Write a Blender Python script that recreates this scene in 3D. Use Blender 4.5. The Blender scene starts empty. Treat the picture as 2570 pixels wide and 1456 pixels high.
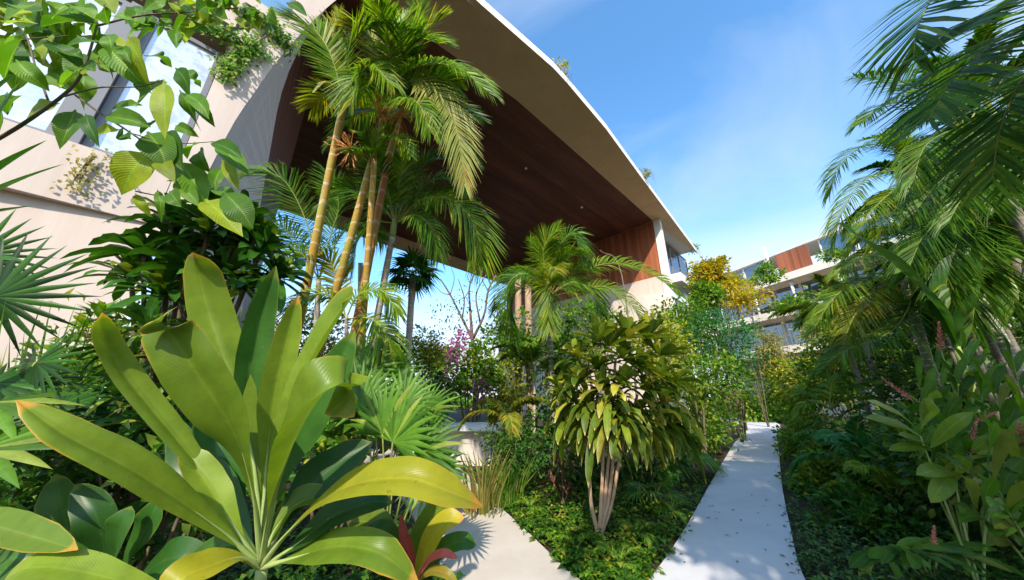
import bpy, math, random
from math import sin, cos, pi, radians, sqrt
from mathutils import Vector as V, Matrix

# ------------------------------------------------------------ camera, sky, sun
sc = bpy.context.scene
COL = sc.collection
PITCH = radians(19.0)
FPX = 800.0                     # focal length in pixels of a 2570 px wide picture
CH = 1.6
cam_d = bpy.data.cameras.new('camera')
cam_d.sensor_width = 36.0
cam_d.lens = 36.0 * FPX / 2570.0
cam_d.clip_start = 0.05
cam_d.clip_end = 3000
cam = bpy.data.objects.new('camera', cam_d)
COL.objects.link(cam)
cam.location = (0, 0, CH)
cam.rotation_euler = (radians(90) + PITCH, 0, 0)
sc.camera = cam

SUN_EL, SUN_XY = radians(37), (-0.12, -0.993)
sun_az = math.atan2(SUN_XY[0], SUN_XY[1])        # clockwise from +Y
w = bpy.data.worlds.new('World')
sc.world = w
w.use_nodes = True
nt = w.node_tree
nt.nodes.clear()
def wn(t, **k):
    n = nt.nodes.new(t)
    for a, b in k.items():
        setattr(n, a, b)
    return n
out = wn('ShaderNodeOutputWorld')
bg = wn('ShaderNodeBackground')
bg.inputs['Strength'].default_value = 0.15
sky = wn('ShaderNodeTexSky', sky_type='NISHITA')
sky.sun_disc = False
sky.sun_elevation = SUN_EL
sky.sun_rotation = sun_az
sky.air_density = 1.0
sky.dust_density = 0.6
sky.ozone_density = 1.6
tc = wn('ShaderNodeTexCoord')
mp = wn('ShaderNodeMapping')
mp.inputs['Scale'].default_value = (1.0, 1.5, 1.9)
mp.inputs['Rotation'].default_value = (0.3, 0.5, 0.6)
mp.inputs['Location'].default_value = (0.25, -0.6, 0.3)
nz = wn('ShaderNodeTexNoise')
nz.inputs['Scale'].default_value = 1.5
nz.inputs['Detail'].default_value = 9
nz.inputs['Roughness'].default_value = 0.5
nz.inputs['Distortion'].default_value = 0.7
rmp = wn('ShaderNodeValToRGB')
rmp.color_ramp.elements[0].position = 0.38
rmp.color_ramp.elements[0].color = (0, 0, 0, 1)
rmp.color_ramp.elements[1].position = 1.06
rmp.color_ramp.elements[1].color = (1, 1, 1, 1)
sep = wn('ShaderNodeSeparateXYZ')
hz = wn('ShaderNodeMapRange')
hz.inputs['From Min'].default_value = 0.42
hz.inputs['From Max'].default_value = 0.02
hz.inputs['To Min'].default_value = -0.16
hz.inputs['To Max'].default_value = 0.8
xb = wn('ShaderNodeMath', operation='MULTIPLY')
xb.inputs[1].default_value = 0.3
ad = wn('ShaderNodeMath', operation='ADD')
ad2 = wn('ShaderNodeMath', operation='ADD')
mx = wn('ShaderNodeMixRGB')
mx.inputs['Color2'].default_value = (5.6, 6.0, 6.6, 1)
hs = wn('ShaderNodeHueSaturation')
hs.inputs['Saturation'].default_value = 1.12
hs.inputs['Value'].default_value = 1.75
L = nt.links.new
L(tc.outputs['Generated'], mp.inputs['Vector'])
L(mp.outputs[0], nz.inputs['Vector'])
L(tc.outputs['Generated'], sep.inputs[0])
L(sep.outputs['Z'], hz.inputs['Value'])
L(sep.outputs['X'], xb.inputs[0])
L(nz.outputs['Fac'], ad.inputs[0]); L(hz.outputs[0], ad.inputs[1])
L(ad.outputs[0], ad2.inputs[0]); L(xb.outputs[0], ad2.inputs[1])
L(ad2.outputs[0], rmp.inputs[0])
tn = wn('ShaderNodeMixRGB', blend_type='MULTIPLY')
tn.inputs['Fac'].default_value = 1
tn.inputs['Color2'].default_value = (1.06, 1.26, 1.30, 1)
L(sky.outputs[0], tn.inputs['Color1'])
L(tn.outputs[0], hs.inputs['Color'])
L(rmp.outputs[0], mx.inputs['Fac'])
L(hs.outputs[0], mx.inputs['Color1'])
L(mx.outputs[0], bg.inputs['Color'])
L(bg.outputs[0], out.inputs['Surface'])

sl = bpy.data.lights.new('sun', 'SUN')
sl.energy = 5.0
sl.angle = radians(0.6)
sl.color = (1.0, 0.91, 0.76)
so = bpy.data.objects.new('sun', sl)
COL.objects.link(so)
sd = V((SUN_XY[0] * cos(SUN_EL), SUN_XY[1] * cos(SUN_EL), sin(SUN_EL)))
so.rotation_euler = sd.to_track_quat('Z', 'Y').to_euler()
so.location = (10, -20, 30)

sc.view_settings.view_transform = 'Standard'
sc.view_settings.look = 'None'
sc.view_settings.gamma = 1
sc.view_settings.exposure = 0.31
sc.cycles.use_denoising = True
sc.cycles.max_bounces = 7
sc.cycles.diffuse_bounces = 4
sc.cycles.glossy_bounces = 3
sc.cycles.transmission_bounces = 5
sc.cycles.sample_clamp_indirect = 6

rnd = random.Random(11)
U = rnd.uniform

# ------------------------------------------------------------ pixel helpers (2570 x 1456 photograph)
FW, UPV = V((0, cos(PITCH), sin(PITCH))), V((0, -sin(PITCH), cos(PITCH)))
CAM = V((0, 0, CH))
def ray(px, py):
    return V(((px - 1285) / FPX, 0, 0)) + UPV * ((728 - py) / FPX) + FW
def P(px, py, t):
    return CAM + ray(px, py) * t
def G(px, py):
    r = ray(px, py)
    return CAM + r * (CH / -r.z)
def at_ground(px, py, t):
    p = P(px, py, t)
    return V((p.x, p.y, 0))
UP = V((0, 0, 1))

# ------------------------------------------------------------ materials
def newmat(name):
    m = bpy.data.materials.new(name)
    m.use_nodes = True
    m.node_tree.nodes.clear()
    return m, m.node_tree
def N(t, ty, **k):
    n = t.nodes.new(ty)
    for a, b in k.items():
        setattr(n, a, b)
    return n
def M2(t, op, a, b=None, clamp=False):
    n = t.nodes.new('ShaderNodeMath')
    n.operation = op
    n.use_clamp = clamp
    for i, x in enumerate((a, b)):
        if x is None:
            continue
        if isinstance(x, (int, float)):
            n.inputs[i].default_value = x
        else:
            t.links.new(x, n.inputs[i])
    return n.outputs[0]
def MIX(t, f, a, b, mode='MIX'):
    n = t.nodes.new('ShaderNodeMixRGB')
    n.blend_type = mode
    for i, x in enumerate((f, a, b)):
        if isinstance(x, (int, float)):
            n.inputs[i].default_value = x
        elif isinstance(x, tuple):
            n.inputs[i].default_value = (*x, 1) if len(x) == 3 else x
        else:
            t.links.new(x, n.inputs[i])
    return n.outputs[0]
def SS(t, x, a, b):
    n = t.nodes.new('ShaderNodeMapRange')
    n.interpolation_type = 'SMOOTHSTEP'
    t.links.new(x, n.inputs['Value'])
    n.inputs['From Min'].default_value = a
    n.inputs['From Max'].default_value = b
    return n.outputs[0]
def NOISE(t, vec, scale, detail=4, rough=0.55):
    n = t.nodes.new('ShaderNodeTexNoise')
    n.inputs['Scale'].default_value = scale
    n.inputs['Detail'].default_value = detail
    n.inputs['Roughness'].default_value = rough
    if vec is not None:
        t.links.new(vec, n.inputs['Vector'])
    return n.outputs['Fac']

def leaf_mat(name, c1, c2, c3=None, p3=0.0, edge=None, edge_amt=0.0, rough=0.38, trans=0.3, tcol=None, vein=0.35, tipw=0.8, nscale=3.0, var=0.5, vfreq=130.0, spec=0.22):
    """c1..c2 vary by leaf and by noise; c3 on a share p3 of leaves; edge colour along margins and tips."""
    m, t = newmat(name)
    o = N(t, 'ShaderNodeOutputMaterial')
    uv = N(t, 'ShaderNodeUVMap')
    s = N(t, 'ShaderNodeSeparateXYZ')
    t.links.new(uv.outputs[0], s.inputs[0])
    fl = M2(t, 'FLOOR', s.outputs['X'])
    u = M2(t, 'FRACT', s.outputs['X'])
    v = s.outputs['Y']
    wnz = N(t, 'ShaderNodeTexWhiteNoise', noise_dimensions='1D')
    oi = N(t, 'ShaderNodeObjectInfo')
    seed = M2(t, 'ADD', fl, M2(t, 'MULTIPLY', oi.outputs['Random'], 50.0))
    t.links.new(seed, wnz.inputs['W'])
    rv = wnz.outputs['Value']
    geo = N(t, 'ShaderNodeNewGeometry')
    nzf = NOISE(t, geo.outputs['Position'], nscale, 3)
    f = M2(t, 'ADD', M2(t, 'MULTIPLY', rv, 0.6), M2(t, 'MULTIPLY', SS(t, nzf, 0.3, 0.7), 0.4))
    c = MIX(t, f, c1, c2)
    if c3:
        wn2 = N(t, 'ShaderNodeTexWhiteNoise', noise_dimensions='1D')
        t.links.new(M2(t, 'ADD', seed, 17.3), wn2.inputs['W'])
        c = MIX(t, M2(t, 'LESS_THAN', wn2.outputs['Value'], p3), c, c3)
    au = M2(t, 'MULTIPLY', M2(t, 'ABSOLUTE', M2(t, 'SUBTRACT', u, 0.5)), 2.0)
    mid = M2(t, 'SUBTRACT', 1.0, SS(t, au, 0.02, 0.09))
    c = MIX(t, M2(t, 'MULTIPLY', mid, 0.45 * vein / 0.35), c, tuple(min(1, x * 1.7 + 0.03) for x in c2))
    wv = M2(t, 'SINE', M2(t, 'MULTIPLY', M2(t, 'ADD', M2(t, 'MULTIPLY', v, 1.0), M2(t, 'MULTIPLY', au, -0.22)), vfreq))
    vf = M2(t, 'MULTIPLY', SS(t, wv, 0.3, 1.0), vein * 0.3)
    c = MIX(t, vf, c, tuple(x * 0.55 for x in c1))
    if edge:
        n2 = NOISE(t, geo.outputs['Position'], 11.0, 3)
        a = M2(t, 'ADD', M2(t, 'MULTIPLY', M2(t, 'POWER', au, 7.0), SS(t, v, 0.3, 0.9)), M2(t, 'MULTIPLY', SS(t, v, tipw, 1.0), 1.3))
        a = M2(t, 'MULTIPLY', a, M2(t, 'ADD', M2(t, 'MULTIPLY', n2, 1.3), M2(t, 'MULTIPLY', SS(t, v, 0.2, 0.9), 0.35)))
        a = M2(t, 'MULTIPLY', SS(t, a, 0.26, 0.9), edge_amt)
        c = MIX(t, a, c, edge)
    n4 = NOISE(t, geo.outputs['Position'], 38.0, 2)
    c = MIX(t, M2(t, 'MULTIPLY', SS(t, n4, 0.68, 0.74), 0.55), c, (0.2, 0.13, 0.04))
    n5 = NOISE(t, geo.outputs['Position'], 9.0, 4, 0.7)
    c = MIX(t, M2(t, 'MULTIPLY', SS(t, n5, 0.35, 0.75), 0.4), c, tuple(x * 0.55 for x in c1))
    # object and leaf brightness
    hsv = N(t, 'ShaderNodeHueSaturation')
    t.links.new(c, hsv.inputs['Color'])
    t.links.new(M2(t, 'ADD', 1.0 - var * 0.5, M2(t, 'MULTIPLY', wnz.outputs['Value'], var)), hsv.inputs['Value'])
    c = hsv.outputs['Color']
    b = N(t, 'ShaderNodeBsdfPrincipled')
    t.links.new(c, b.inputs['Base Color'])
    b.inputs['Roughness'].default_value = rough
    b.inputs['Specular IOR Level'].default_value = spec
    bp = N(t, 'ShaderNodeBump')
    bp.inputs['Strength'].default_value = vein * 0.5
    bp.inputs['Distance'].default_value = 0.003
    t.links.new(wv, bp.inputs['Height'])
    t.links.new(bp.outputs[0], b.inputs['Normal'])
    tr = N(t, 'ShaderNodeBsdfTranslucent')
    t.links.new(MIX(t, 1.0, c, tcol or (1.5, 1.6, 0.5), 'MULTIPLY'), tr.inputs['Color'])
    ms = N(t, 'ShaderNodeMixShader')
    ms.inputs[0].default_value = trans
    t.links.new(b.outputs[0], ms.inputs[1])
    t.links.new(tr.outputs[0], ms.inputs[2])
    t.links.new(ms.outputs[0], o.inputs[0])
    return m

def surf_mat(name, c1, c2, scale=2.0, rough=0.8, bump=0.3, dist=0.01, c3=None, stretch=(1, 1, 1), detail=8, spec=0.3, rotz=0.0, lines=None, coord='Position', pv=0.5):
    m, t = newmat(name)
    o = N(t, 'ShaderNodeOutputMaterial')
    b = N(t, 'ShaderNodeBsdfPrincipled')
    b.inputs['Roughness'].default_value = rough
    b.inputs['Specular IOR Level'].default_value = spec
    geo = N(t, 'ShaderNodeNewGeometry')
    if coord == 'Position':
        src = geo.outputs['Position']
    else:
        src = N(t, 'ShaderNodeTexCoord').outputs[coord]
    mp = N(t, 'ShaderNodeMapping')
    t.links.new(src, mp.inputs['Vector'])
    mp.inputs['Rotation'].default_value = (0, 0, rotz)
    mp2 = N(t, 'ShaderNodeMapping')
    t.links.new(mp.outputs[0], mp2.inputs['Vector'])
    mp2.inputs['Scale'].default_value = stretch
    n1 = NOISE(t, mp2.outputs[0], scale, detail, 0.6)
    n2 = NOISE(t, mp2.outputs[0], scale * 9, 5, 0.6)
    c = MIX(t, SS(t, n1, 0.3, 0.7), c1, c2)
    c = MIX(t, M2(t, 'MULTIPLY', n2, 0.35), c, tuple(x * 0.7 for x in c1))
    if c3:
        n3 = NOISE(t, mp.outputs[0], scale * 0.35, 6, 0.65)
        c = MIX(t, SS(t, n3, 0.52, 0.75), c, c3)
    h = M2(t, 'ADD', M2(t, 'MULTIPLY', n1, 0.5), M2(t, 'MULTIPLY', n2, 0.5))
    if lines:
        axis, per, wid, col, amt = lines       # board joints
        sx = N(t, 'ShaderNodeSeparateXYZ')
        t.links.new(mp.outputs[0], sx.inputs[0])
        q = M2(t, 'DIVIDE', sx.outputs[axis], per)
        fr = M2(t, 'FRACT', q)
        ln = M2(t, 'LESS_THAN', fr, wid)
        wnz = N(t, 'ShaderNodeTexWhiteNoise', noise_dimensions='1D')
        t.links.new(M2(t, 'FLOOR', q), wnz.inputs['W'])
        hv = N(t, 'ShaderNodeHueSaturation')
        t.links.new(c, hv.inputs['Color'])
        t.links.new(M2(t, 'ADD', 1 - pv / 2, M2(t, 'MULTIPLY', wnz.outputs['Value'], pv)), hv.inputs['Value'])
        c = MIX(t, M2(t, 'MULTIPLY', ln, amt), hv.outputs['Color'], col)
        h = M2(t, 'SUBTRACT', h, M2(t, 'MULTIPLY', ln, 1.5))
    t.links.new(c, b.inputs['Base Color'])
    bp = N(t, 'ShaderNodeBump')
    bp.inputs['Strength'].default_value = bump
    bp.inputs['Distance'].default_value = dist
    t.links.new(h, bp.inputs['Height'])
    t.links.new(bp.outputs[0], b.inputs['Normal'])
    t.links.new(b.outputs[0], o.inputs[0])
    return m

def trunk_mat(name, c1, c2, ring, per=0.16, c3=(0.33, 0.3, 0.24), amt=0.6):
    """palm stem with leaf-scar rings at uneven spacing along z"""
    m, t = newmat(name)
    o = N(t, 'ShaderNodeOutputMaterial')
    b = N(t, 'ShaderNodeBsdfPrincipled')
    b.inputs['Roughness'].default_value = 0.55
    geo = N(t, 'ShaderNodeNewGeometry')
    sx = N(t, 'ShaderNodeSeparateXYZ')
    t.links.new(geo.outputs['Position'], sx.inputs[0])
    n1 = NOISE(t, geo.outputs['Position'], 2.2, 6)
    n2 = NOISE(t, geo.outputs['Position'], 16, 6)
    c = MIX(t, SS(t, n1, 0.35, 0.65), c1, c2)
    if c3:
        c = MIX(t, M2(t, 'MULTIPLY', SS(t, n2, 0.5, 0.75), 0.8), c, c3)
    q = M2(t, 'ADD', M2(t, 'DIVIDE', sx.outputs[2], per), M2(t, 'MULTIPLY', n1, 1.6))
    fr = M2(t, 'FRACT', M2(t, 'ADD', q, M2(t, 'MULTIPLY', n2, 0.12)))
    rg = M2(t, 'LESS_THAN', fr, 0.16)
    c = MIX(t, M2(t, 'MULTIPLY', rg, amt), c, ring)
    t.links.new(c, b.inputs['Base Color'])
    bp = N(t, 'ShaderNodeBump')
    bp.inputs['Strength'].default_value = 0.5
    bp.inputs['Distance'].default_value = 0.01
    t.links.new(M2(t, 'ADD', rg, n2), bp.inputs['Height'])
    t.links.new(bp.outputs[0], b.inputs['Normal'])
    t.links.new(b.outputs[0], o.inputs[0])
    return m

def plain_mat(name, c, rough=0.5, metal=0.0):
    m, t = newmat(name)
    o = N(t, 'ShaderNodeOutputMaterial')
    b = N(t, 'ShaderNodeBsdfPrincipled')
    b.inputs['Base Color'].default_value = (*c, 1)
    b.inputs['Roughness'].default_value = rough
    b.inputs['Metallic'].default_value = metal
    t.links.new(b.outputs[0], o.inputs[0])
    return m

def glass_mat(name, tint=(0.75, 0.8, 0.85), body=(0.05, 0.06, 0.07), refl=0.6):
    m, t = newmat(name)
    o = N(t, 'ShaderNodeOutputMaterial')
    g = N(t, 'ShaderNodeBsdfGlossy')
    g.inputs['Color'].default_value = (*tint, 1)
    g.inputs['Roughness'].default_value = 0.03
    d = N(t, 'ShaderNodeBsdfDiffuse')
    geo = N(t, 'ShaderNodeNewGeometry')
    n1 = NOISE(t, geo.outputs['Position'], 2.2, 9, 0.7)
    t.links.new(MIX(t, SS(t, n1, 0.36, 0.56), tuple(x * 0.95 for x in body), tuple(min(.85, x * 1.6) for x in body)), d.inputs['Color'])  # mottled reflections are painted into the diffuse body colour
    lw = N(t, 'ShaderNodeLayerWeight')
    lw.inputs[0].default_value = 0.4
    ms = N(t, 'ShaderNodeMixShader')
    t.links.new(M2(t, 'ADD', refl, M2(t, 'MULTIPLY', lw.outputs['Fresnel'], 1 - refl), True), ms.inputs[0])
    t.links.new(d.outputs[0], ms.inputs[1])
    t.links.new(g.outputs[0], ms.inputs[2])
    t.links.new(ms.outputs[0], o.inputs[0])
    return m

R45 = radians(-45)
MAT = dict(
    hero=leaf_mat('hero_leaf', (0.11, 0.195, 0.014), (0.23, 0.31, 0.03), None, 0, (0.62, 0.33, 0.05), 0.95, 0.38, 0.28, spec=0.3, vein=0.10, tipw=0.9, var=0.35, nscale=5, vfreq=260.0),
    hero_dark=leaf_mat('hero_leaf_dark', (0.022, 0.085, 0.012), (0.05, 0.14, 0.02), None, 0, (0.3, 0.3, 0.05), 0.4, 0.36, 0.26, spec=0.28, vein=0.10, tipw=0.9, var=0.35, vfreq=240.0),  # deep green, with the shade of leaves turned away painted in
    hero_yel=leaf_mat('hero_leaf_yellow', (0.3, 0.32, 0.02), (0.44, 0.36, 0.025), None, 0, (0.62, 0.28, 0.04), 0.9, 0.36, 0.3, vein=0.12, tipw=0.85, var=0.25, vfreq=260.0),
    tree=leaf_mat('tree_leaf', (0.05, 0.17, 0.012), (0.16, 0.29, 0.016), (0.3, 0.36, 0.02), 0.3, None, 0, 0.4, 0.42, vein=0.5, var=0.6),
    glossy=leaf_mat('glossy_dark_leaf', (0.022, 0.09, 0.010), (0.06, 0.17, 0.018), (0.24, 0.3, 0.03), 0.14, None, 0, 0.28, 0.2, vein=0.15, var=0.7),
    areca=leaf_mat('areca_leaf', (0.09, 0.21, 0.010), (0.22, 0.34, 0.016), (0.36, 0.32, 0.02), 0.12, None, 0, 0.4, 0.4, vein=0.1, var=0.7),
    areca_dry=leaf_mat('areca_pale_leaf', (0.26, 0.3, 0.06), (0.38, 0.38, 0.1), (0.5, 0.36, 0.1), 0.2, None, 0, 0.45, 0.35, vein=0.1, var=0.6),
    areca_dark=leaf_mat('areca_shade_leaf', (0.035, 0.12, 0.012), (0.11, 0.235, 0.016), (0.18, 0.24, 0.02), 0.12, None, 0, 0.4, 0.35, vein=0.1, var=0.8),  # darker copy of the areca leaf, shade put into its colour
    areca_gold=leaf_mat('areca_gold_leaf', (0.14, 0.22, 0.02), (0.34, 0.32, 0.03), (0.5, 0.3, 0.03), 0.15, None, 0, 0.42, 0.45, vein=0.1, var=0.7),
    fan=leaf_mat('fan_leaf', (0.05, 0.15, 0.013), (0.13, 0.26, 0.025), (0.26, 0.32, 0.05), 0.12, None, 0, 0.4, 0.35, vein=0.1, var=0.6),
    fan_dark=leaf_mat('fan_dark_leaf', (0.014, 0.06, 0.008), (0.04, 0.125, 0.012), None, 0, None, 0, 0.38, 0.25, vein=0.1, var=0.7),
    song=leaf_mat('striped_leaf', (0.06, 0.13, 0.012), (0.2, 0.25, 0.02), (0.4, 0.36, 0.04), 0.22, (0.7, 0.48, 0.16), 0.95, 0.4, 0.28, vein=0.15, tipw=0.9, var=0.7),
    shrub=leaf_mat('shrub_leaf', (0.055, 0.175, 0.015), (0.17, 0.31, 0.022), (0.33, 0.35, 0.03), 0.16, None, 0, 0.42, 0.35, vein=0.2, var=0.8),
    shrub_dark=leaf_mat('shrub_dark_leaf', (0.022, 0.085, 0.012), (0.065, 0.17, 0.02), (0.15, 0.22, 0.025), 0.16, None, 0, 0.4, 0.3, vein=0.2, var=0.8),  # shrub leaf darkened for the shaded beds, shade painted in
    shrub_yel=leaf_mat('shrub_yellow_leaf', (0.45, 0.33, 0.014), (0.66, 0.43, 0.02), (0.22, 0.3, 0.03), 0.35, None, 0, 0.5, 0.4, vein=0.1, var=0.6),
    shrub_lime=leaf_mat('shrub_lime_leaf', (0.24, 0.32, 0.03), (0.42, 0.42, 0.05), (0.5, 0.4, 0.06), 0.15, None, 0, 0.5, 0.4, vein=0.1, var=0.6),
    shrub_blue=leaf_mat('shrub_feathery_leaf', (0.03, 0.17, 0.05), (0.08, 0.27, 0.06), None, 0, None, 0, 0.45, 0.35, vein=0.1, var=0.7),
    shrub_tan=leaf_mat('shrub_tan_leaf', (0.25, 0.22, 0.06), (0.38, 0.3, 0.09), (0.15, 0.22, 0.04), 0.25, None, 0, 0.5, 0.35, vein=0.1, var=0.6),
    pinkfl=leaf_mat('pink_bract', (0.32, 0.09, 0.2), (0.45, 0.16, 0.3), None, 0, None, 0, 0.5, 0.4, (1.2, 0.8, 1.1), vein=0.1, var=0.5),
    ginger=leaf_mat('ginger_leaf', (0.045, 0.14, 0.014), (0.12, 0.24, 0.022), (0.24, 0.27, 0.045), 0.25, (0.4, 0.35, 0.08), 0.35, 0.33, 0.35, vein=0.3, tipw=0.95, var=0.6),
    ginger_pale=leaf_mat('ginger_pale_leaf', (0.12, 0.22, 0.025), (0.24, 0.32, 0.05), None, 0, (0.4, 0.38, 0.1), 0.4, 0.36, 0.35, vein=0.25, tipw=0.95, var=0.4),
    gingfl=leaf_mat('ginger_flower', (0.62, 0.22, 0.17), (0.72, 0.36, 0.26), None, 0, None, 0, 0.5, 0.35, (1.2, 0.9, 0.8), vein=0.1, var=0.4),
    red=leaf_mat('red_leaf', (0.42, 0.07, 0.06), (0.55, 0.16, 0.11), (0.3, 0.3, 0.03), 0.3, None, 0, 0.36, 0.3, (1.4, 0.8, 0.7), vein=0.2, var=0.6),
    brownleaf=leaf_mat('brown_leaf', (0.10, 0.05, 0.03), (0.2, 0.1, 0.05), None, 0, None, 0, 0.5, 0.2, vein=0.2, var=0.7),
    rachis=surf_mat('rachis_green', (0.2, 0.26, 0.05), (0.35, 0.32, 0.08), 8, 0.5, 0.1),
    stem=surf_mat('stem_pale_green', (0.26, 0.36, 0.10), (0.36, 0.44, 0.15), 6, 0.45, 0.15),
    twig=surf_mat('twig_brown', (0.12, 0.09, 0.05), (0.2, 0.15, 0.09), 10, 0.8, 0.4),
    barestem=surf_mat('bare_grey_bark', (0.16, 0.11, 0.08), (0.26, 0.2, 0.16), 8, 0.85, 0.5),
    cane=surf_mat('pinkish_cane', (0.36, 0.22, 0.13), (0.48, 0.33, 0.22), 9, 0.75, 0.4, c3=(0.22, 0.15, 0.1), stretch=(1, 1, 0.5)),
    orangefl=plain_mat('orange_spray', (0.62, 0.25, 0.05), 0.6),
    trunk_or=trunk_mat('areca_orange_stem', (0.50, 0.27, 0.035), (0.40, 0.33, 0.05), (0.70, 0.55, 0.36), 0.2, (0.27, 0.25, 0.17)),
    trunk_red=trunk_mat('areca_red_stem', (0.42, 0.15, 0.045), (0.45, 0.25, 0.06), (0.6, 0.45, 0.33), 0.2, (0.36, 0.22, 0.12)),
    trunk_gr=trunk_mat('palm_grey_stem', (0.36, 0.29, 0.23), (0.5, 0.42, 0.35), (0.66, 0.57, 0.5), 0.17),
    trunk_dk=trunk_mat('palm_shade_stem', (0.14, 0.11, 0.08), (0.2, 0.17, 0.12), (0.3, 0.26, 0.2), 0.15),  # grey stem darkened for palms in shade; the shade is in its colour
    trunk_ring=trunk_mat('ringed_stem', (0.2, 0.22, 0.13), (0.3, 0.3, 0.2), (0.62, 0.62, 0.55), 0.13, amt=0.9),
    concrete=surf_mat('cream_concrete', (0.63, 0.51, 0.44), (0.71, 0.59, 0.52), 1.0, 0.85, 0.15, c3=(0.54, 0.43, 0.36), stretch=(3.5, 3.5, 0.22)),
    board=surf_mat('board_marked_concrete', (0.58, 0.53, 0.51), (0.66, 0.61, 0.59), 3.0, 0.85, 0.2, stretch=(2.2, 2.2, 0.06), rotz=R45),
    lip=surf_mat('bounce_tinted_soffit_concrete', (0.72, 0.5, 0.3), (0.78, 0.56, 0.35), 1.0, 0.85, 0.15, c3=(0.62, 0.43, 0.26)),  # warm light bounced off the ground is put into this colour
    fascia=surf_mat('white_fascia', (0.8, 0.75, 0.68), (0.84, 0.8, 0.74), 1.2, 0.8, 0.1),
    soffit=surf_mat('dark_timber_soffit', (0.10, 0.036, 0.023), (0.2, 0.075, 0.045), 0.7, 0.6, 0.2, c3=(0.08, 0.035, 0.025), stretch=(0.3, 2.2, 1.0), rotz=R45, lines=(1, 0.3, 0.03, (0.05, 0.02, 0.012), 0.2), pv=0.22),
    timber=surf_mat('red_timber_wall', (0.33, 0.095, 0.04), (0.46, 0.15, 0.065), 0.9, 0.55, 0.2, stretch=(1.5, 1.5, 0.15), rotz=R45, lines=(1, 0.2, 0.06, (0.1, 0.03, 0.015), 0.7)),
    timber_dk=surf_mat('dark_timber_wall', (0.1, 0.045, 0.03), (0.16, 0.07, 0.045), 0.9, 0.6, 0.2, stretch=(1.5, 1.5, 0.15), rotz=R45, lines=(1, 0.2, 0.06, (0.04, 0.02, 0.012), 0.7)),  # dark timber, the shade inside the opening put into its colour too
    glass=glass_mat('window_glass', (0.95, 0.95, 0.97), (0.46, 0.46, 0.47), 0.3),  # pale body colour stands in for bright reflections of cloud
    glass_blue=glass_mat('blue_window_glass', (0.7, 0.85, 0.95), (0.08, 0.12, 0.15), 0.55),
    glass_dk=glass_mat('dark_window_glass', (0.55, 0.6, 0.66), (0.04, 0.045, 0.05), 0.3),
    frame=plain_mat('grey_aluminium', (0.2, 0.2, 0.22), 0.5, 0.0),
    dark=plain_mat('recess_dark', (0.03, 0.028, 0.026), 0.9),
    lamp=plain_mat('lamp_glass', (0.85, 0.8, 0.7), 0.3),
    path=surf_mat('path_concrete', (0.62, 0.59, 0.6), (0.68, 0.66, 0.66), 1.1, 0.85, 0.25, 0.006, c3=(0.47, 0.45, 0.44)),
    path2=surf_mat('path_warm_concrete', (0.6, 0.52, 0.45), (0.68, 0.6, 0.53), 1.1, 0.85, 0.25, 0.006, c3=(0.44, 0.38, 0.32)),
    soil=surf_mat('dark_soil', (0.03, 0.022, 0.014), (0.07, 0.05, 0.03), 2.0, 0.95, 0.8, 0.03, c3=(0.03, 0.05, 0.012)),
    cream=surf_mat('warm_cream_concrete', (0.74, 0.63, 0.5), (0.8, 0.7, 0.57), 1.0, 0.85, 0.12, c3=(0.62, 0.52, 0.4), stretch=(2.5, 2.5, 0.4)),
    white=surf_mat('white_concrete', (0.78, 0.74, 0.7), (0.82, 0.79, 0.75), 1.5, 0.8, 0.1),
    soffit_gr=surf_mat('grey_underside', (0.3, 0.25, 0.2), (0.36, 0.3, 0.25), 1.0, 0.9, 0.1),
)

# ------------------------------------------------------------ mesh builder
def interp(tab, x):
    for (a, ya), (b, yb) in zip(tab, tab[1:]):
        if x <= b:
            return ya + (yb - ya) * (x - a) / max(1e-9, b - a)
    return tab[-1][1]
PROF = dict(
    lance=[(0, .1), (.12, .4), (.38, 1), (.6, .92), (.85, .48), (1, .02)],
    cordy=[(0, .10), (.16, .12), (.27, .45), (.45, .95), (.6, 1), (.8, .82), (.93, .45), (1, .04)],
    blade=[(0, .3), (.12, .55), (.35, .95), (.55, 1), (.8, .8), (.93, .42), (1, .03)],
    ovate=[(0, .05), (.07, .06), (.16, .55), (.3, .95), (.45, 1), (.65, .82), (.85, .4), (.95, .1), (1, .01)],
    strap=[(0, .55), (.3, 1), (.65, .85), (.9, .4), (1, .02)],
    ell=[(0, .05), (.1, .4), (.3, .85), (.5, 1), (.7, .9), (.88, .55), (.97, .2), (1, .02)])
def spline(pts, n):
    """Catmull-Rom through pts, n+1 samples"""
    if len(pts) == 2:
        pts = [pts[0], pts[0].lerp(pts[1], .5), pts[1]]
    ext = [pts[0] * 2 - pts[1]] + list(pts) + [pts[-1] * 2 - pts[-2]]
    m = len(pts) - 1
    res = []
    for i in range(n + 1):
        x = i / n * m
        k = min(int(x), m - 1)
        f = x - k
        a, b, c, d = ext[k:k + 4]
        res.append(0.5 * ((2 * b) + (c - a) * f + (2 * a - 5 * b + 4 * c - d) * f * f + (3 * b - a - 3 * c + d) * f ** 3))
    return res

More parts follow.
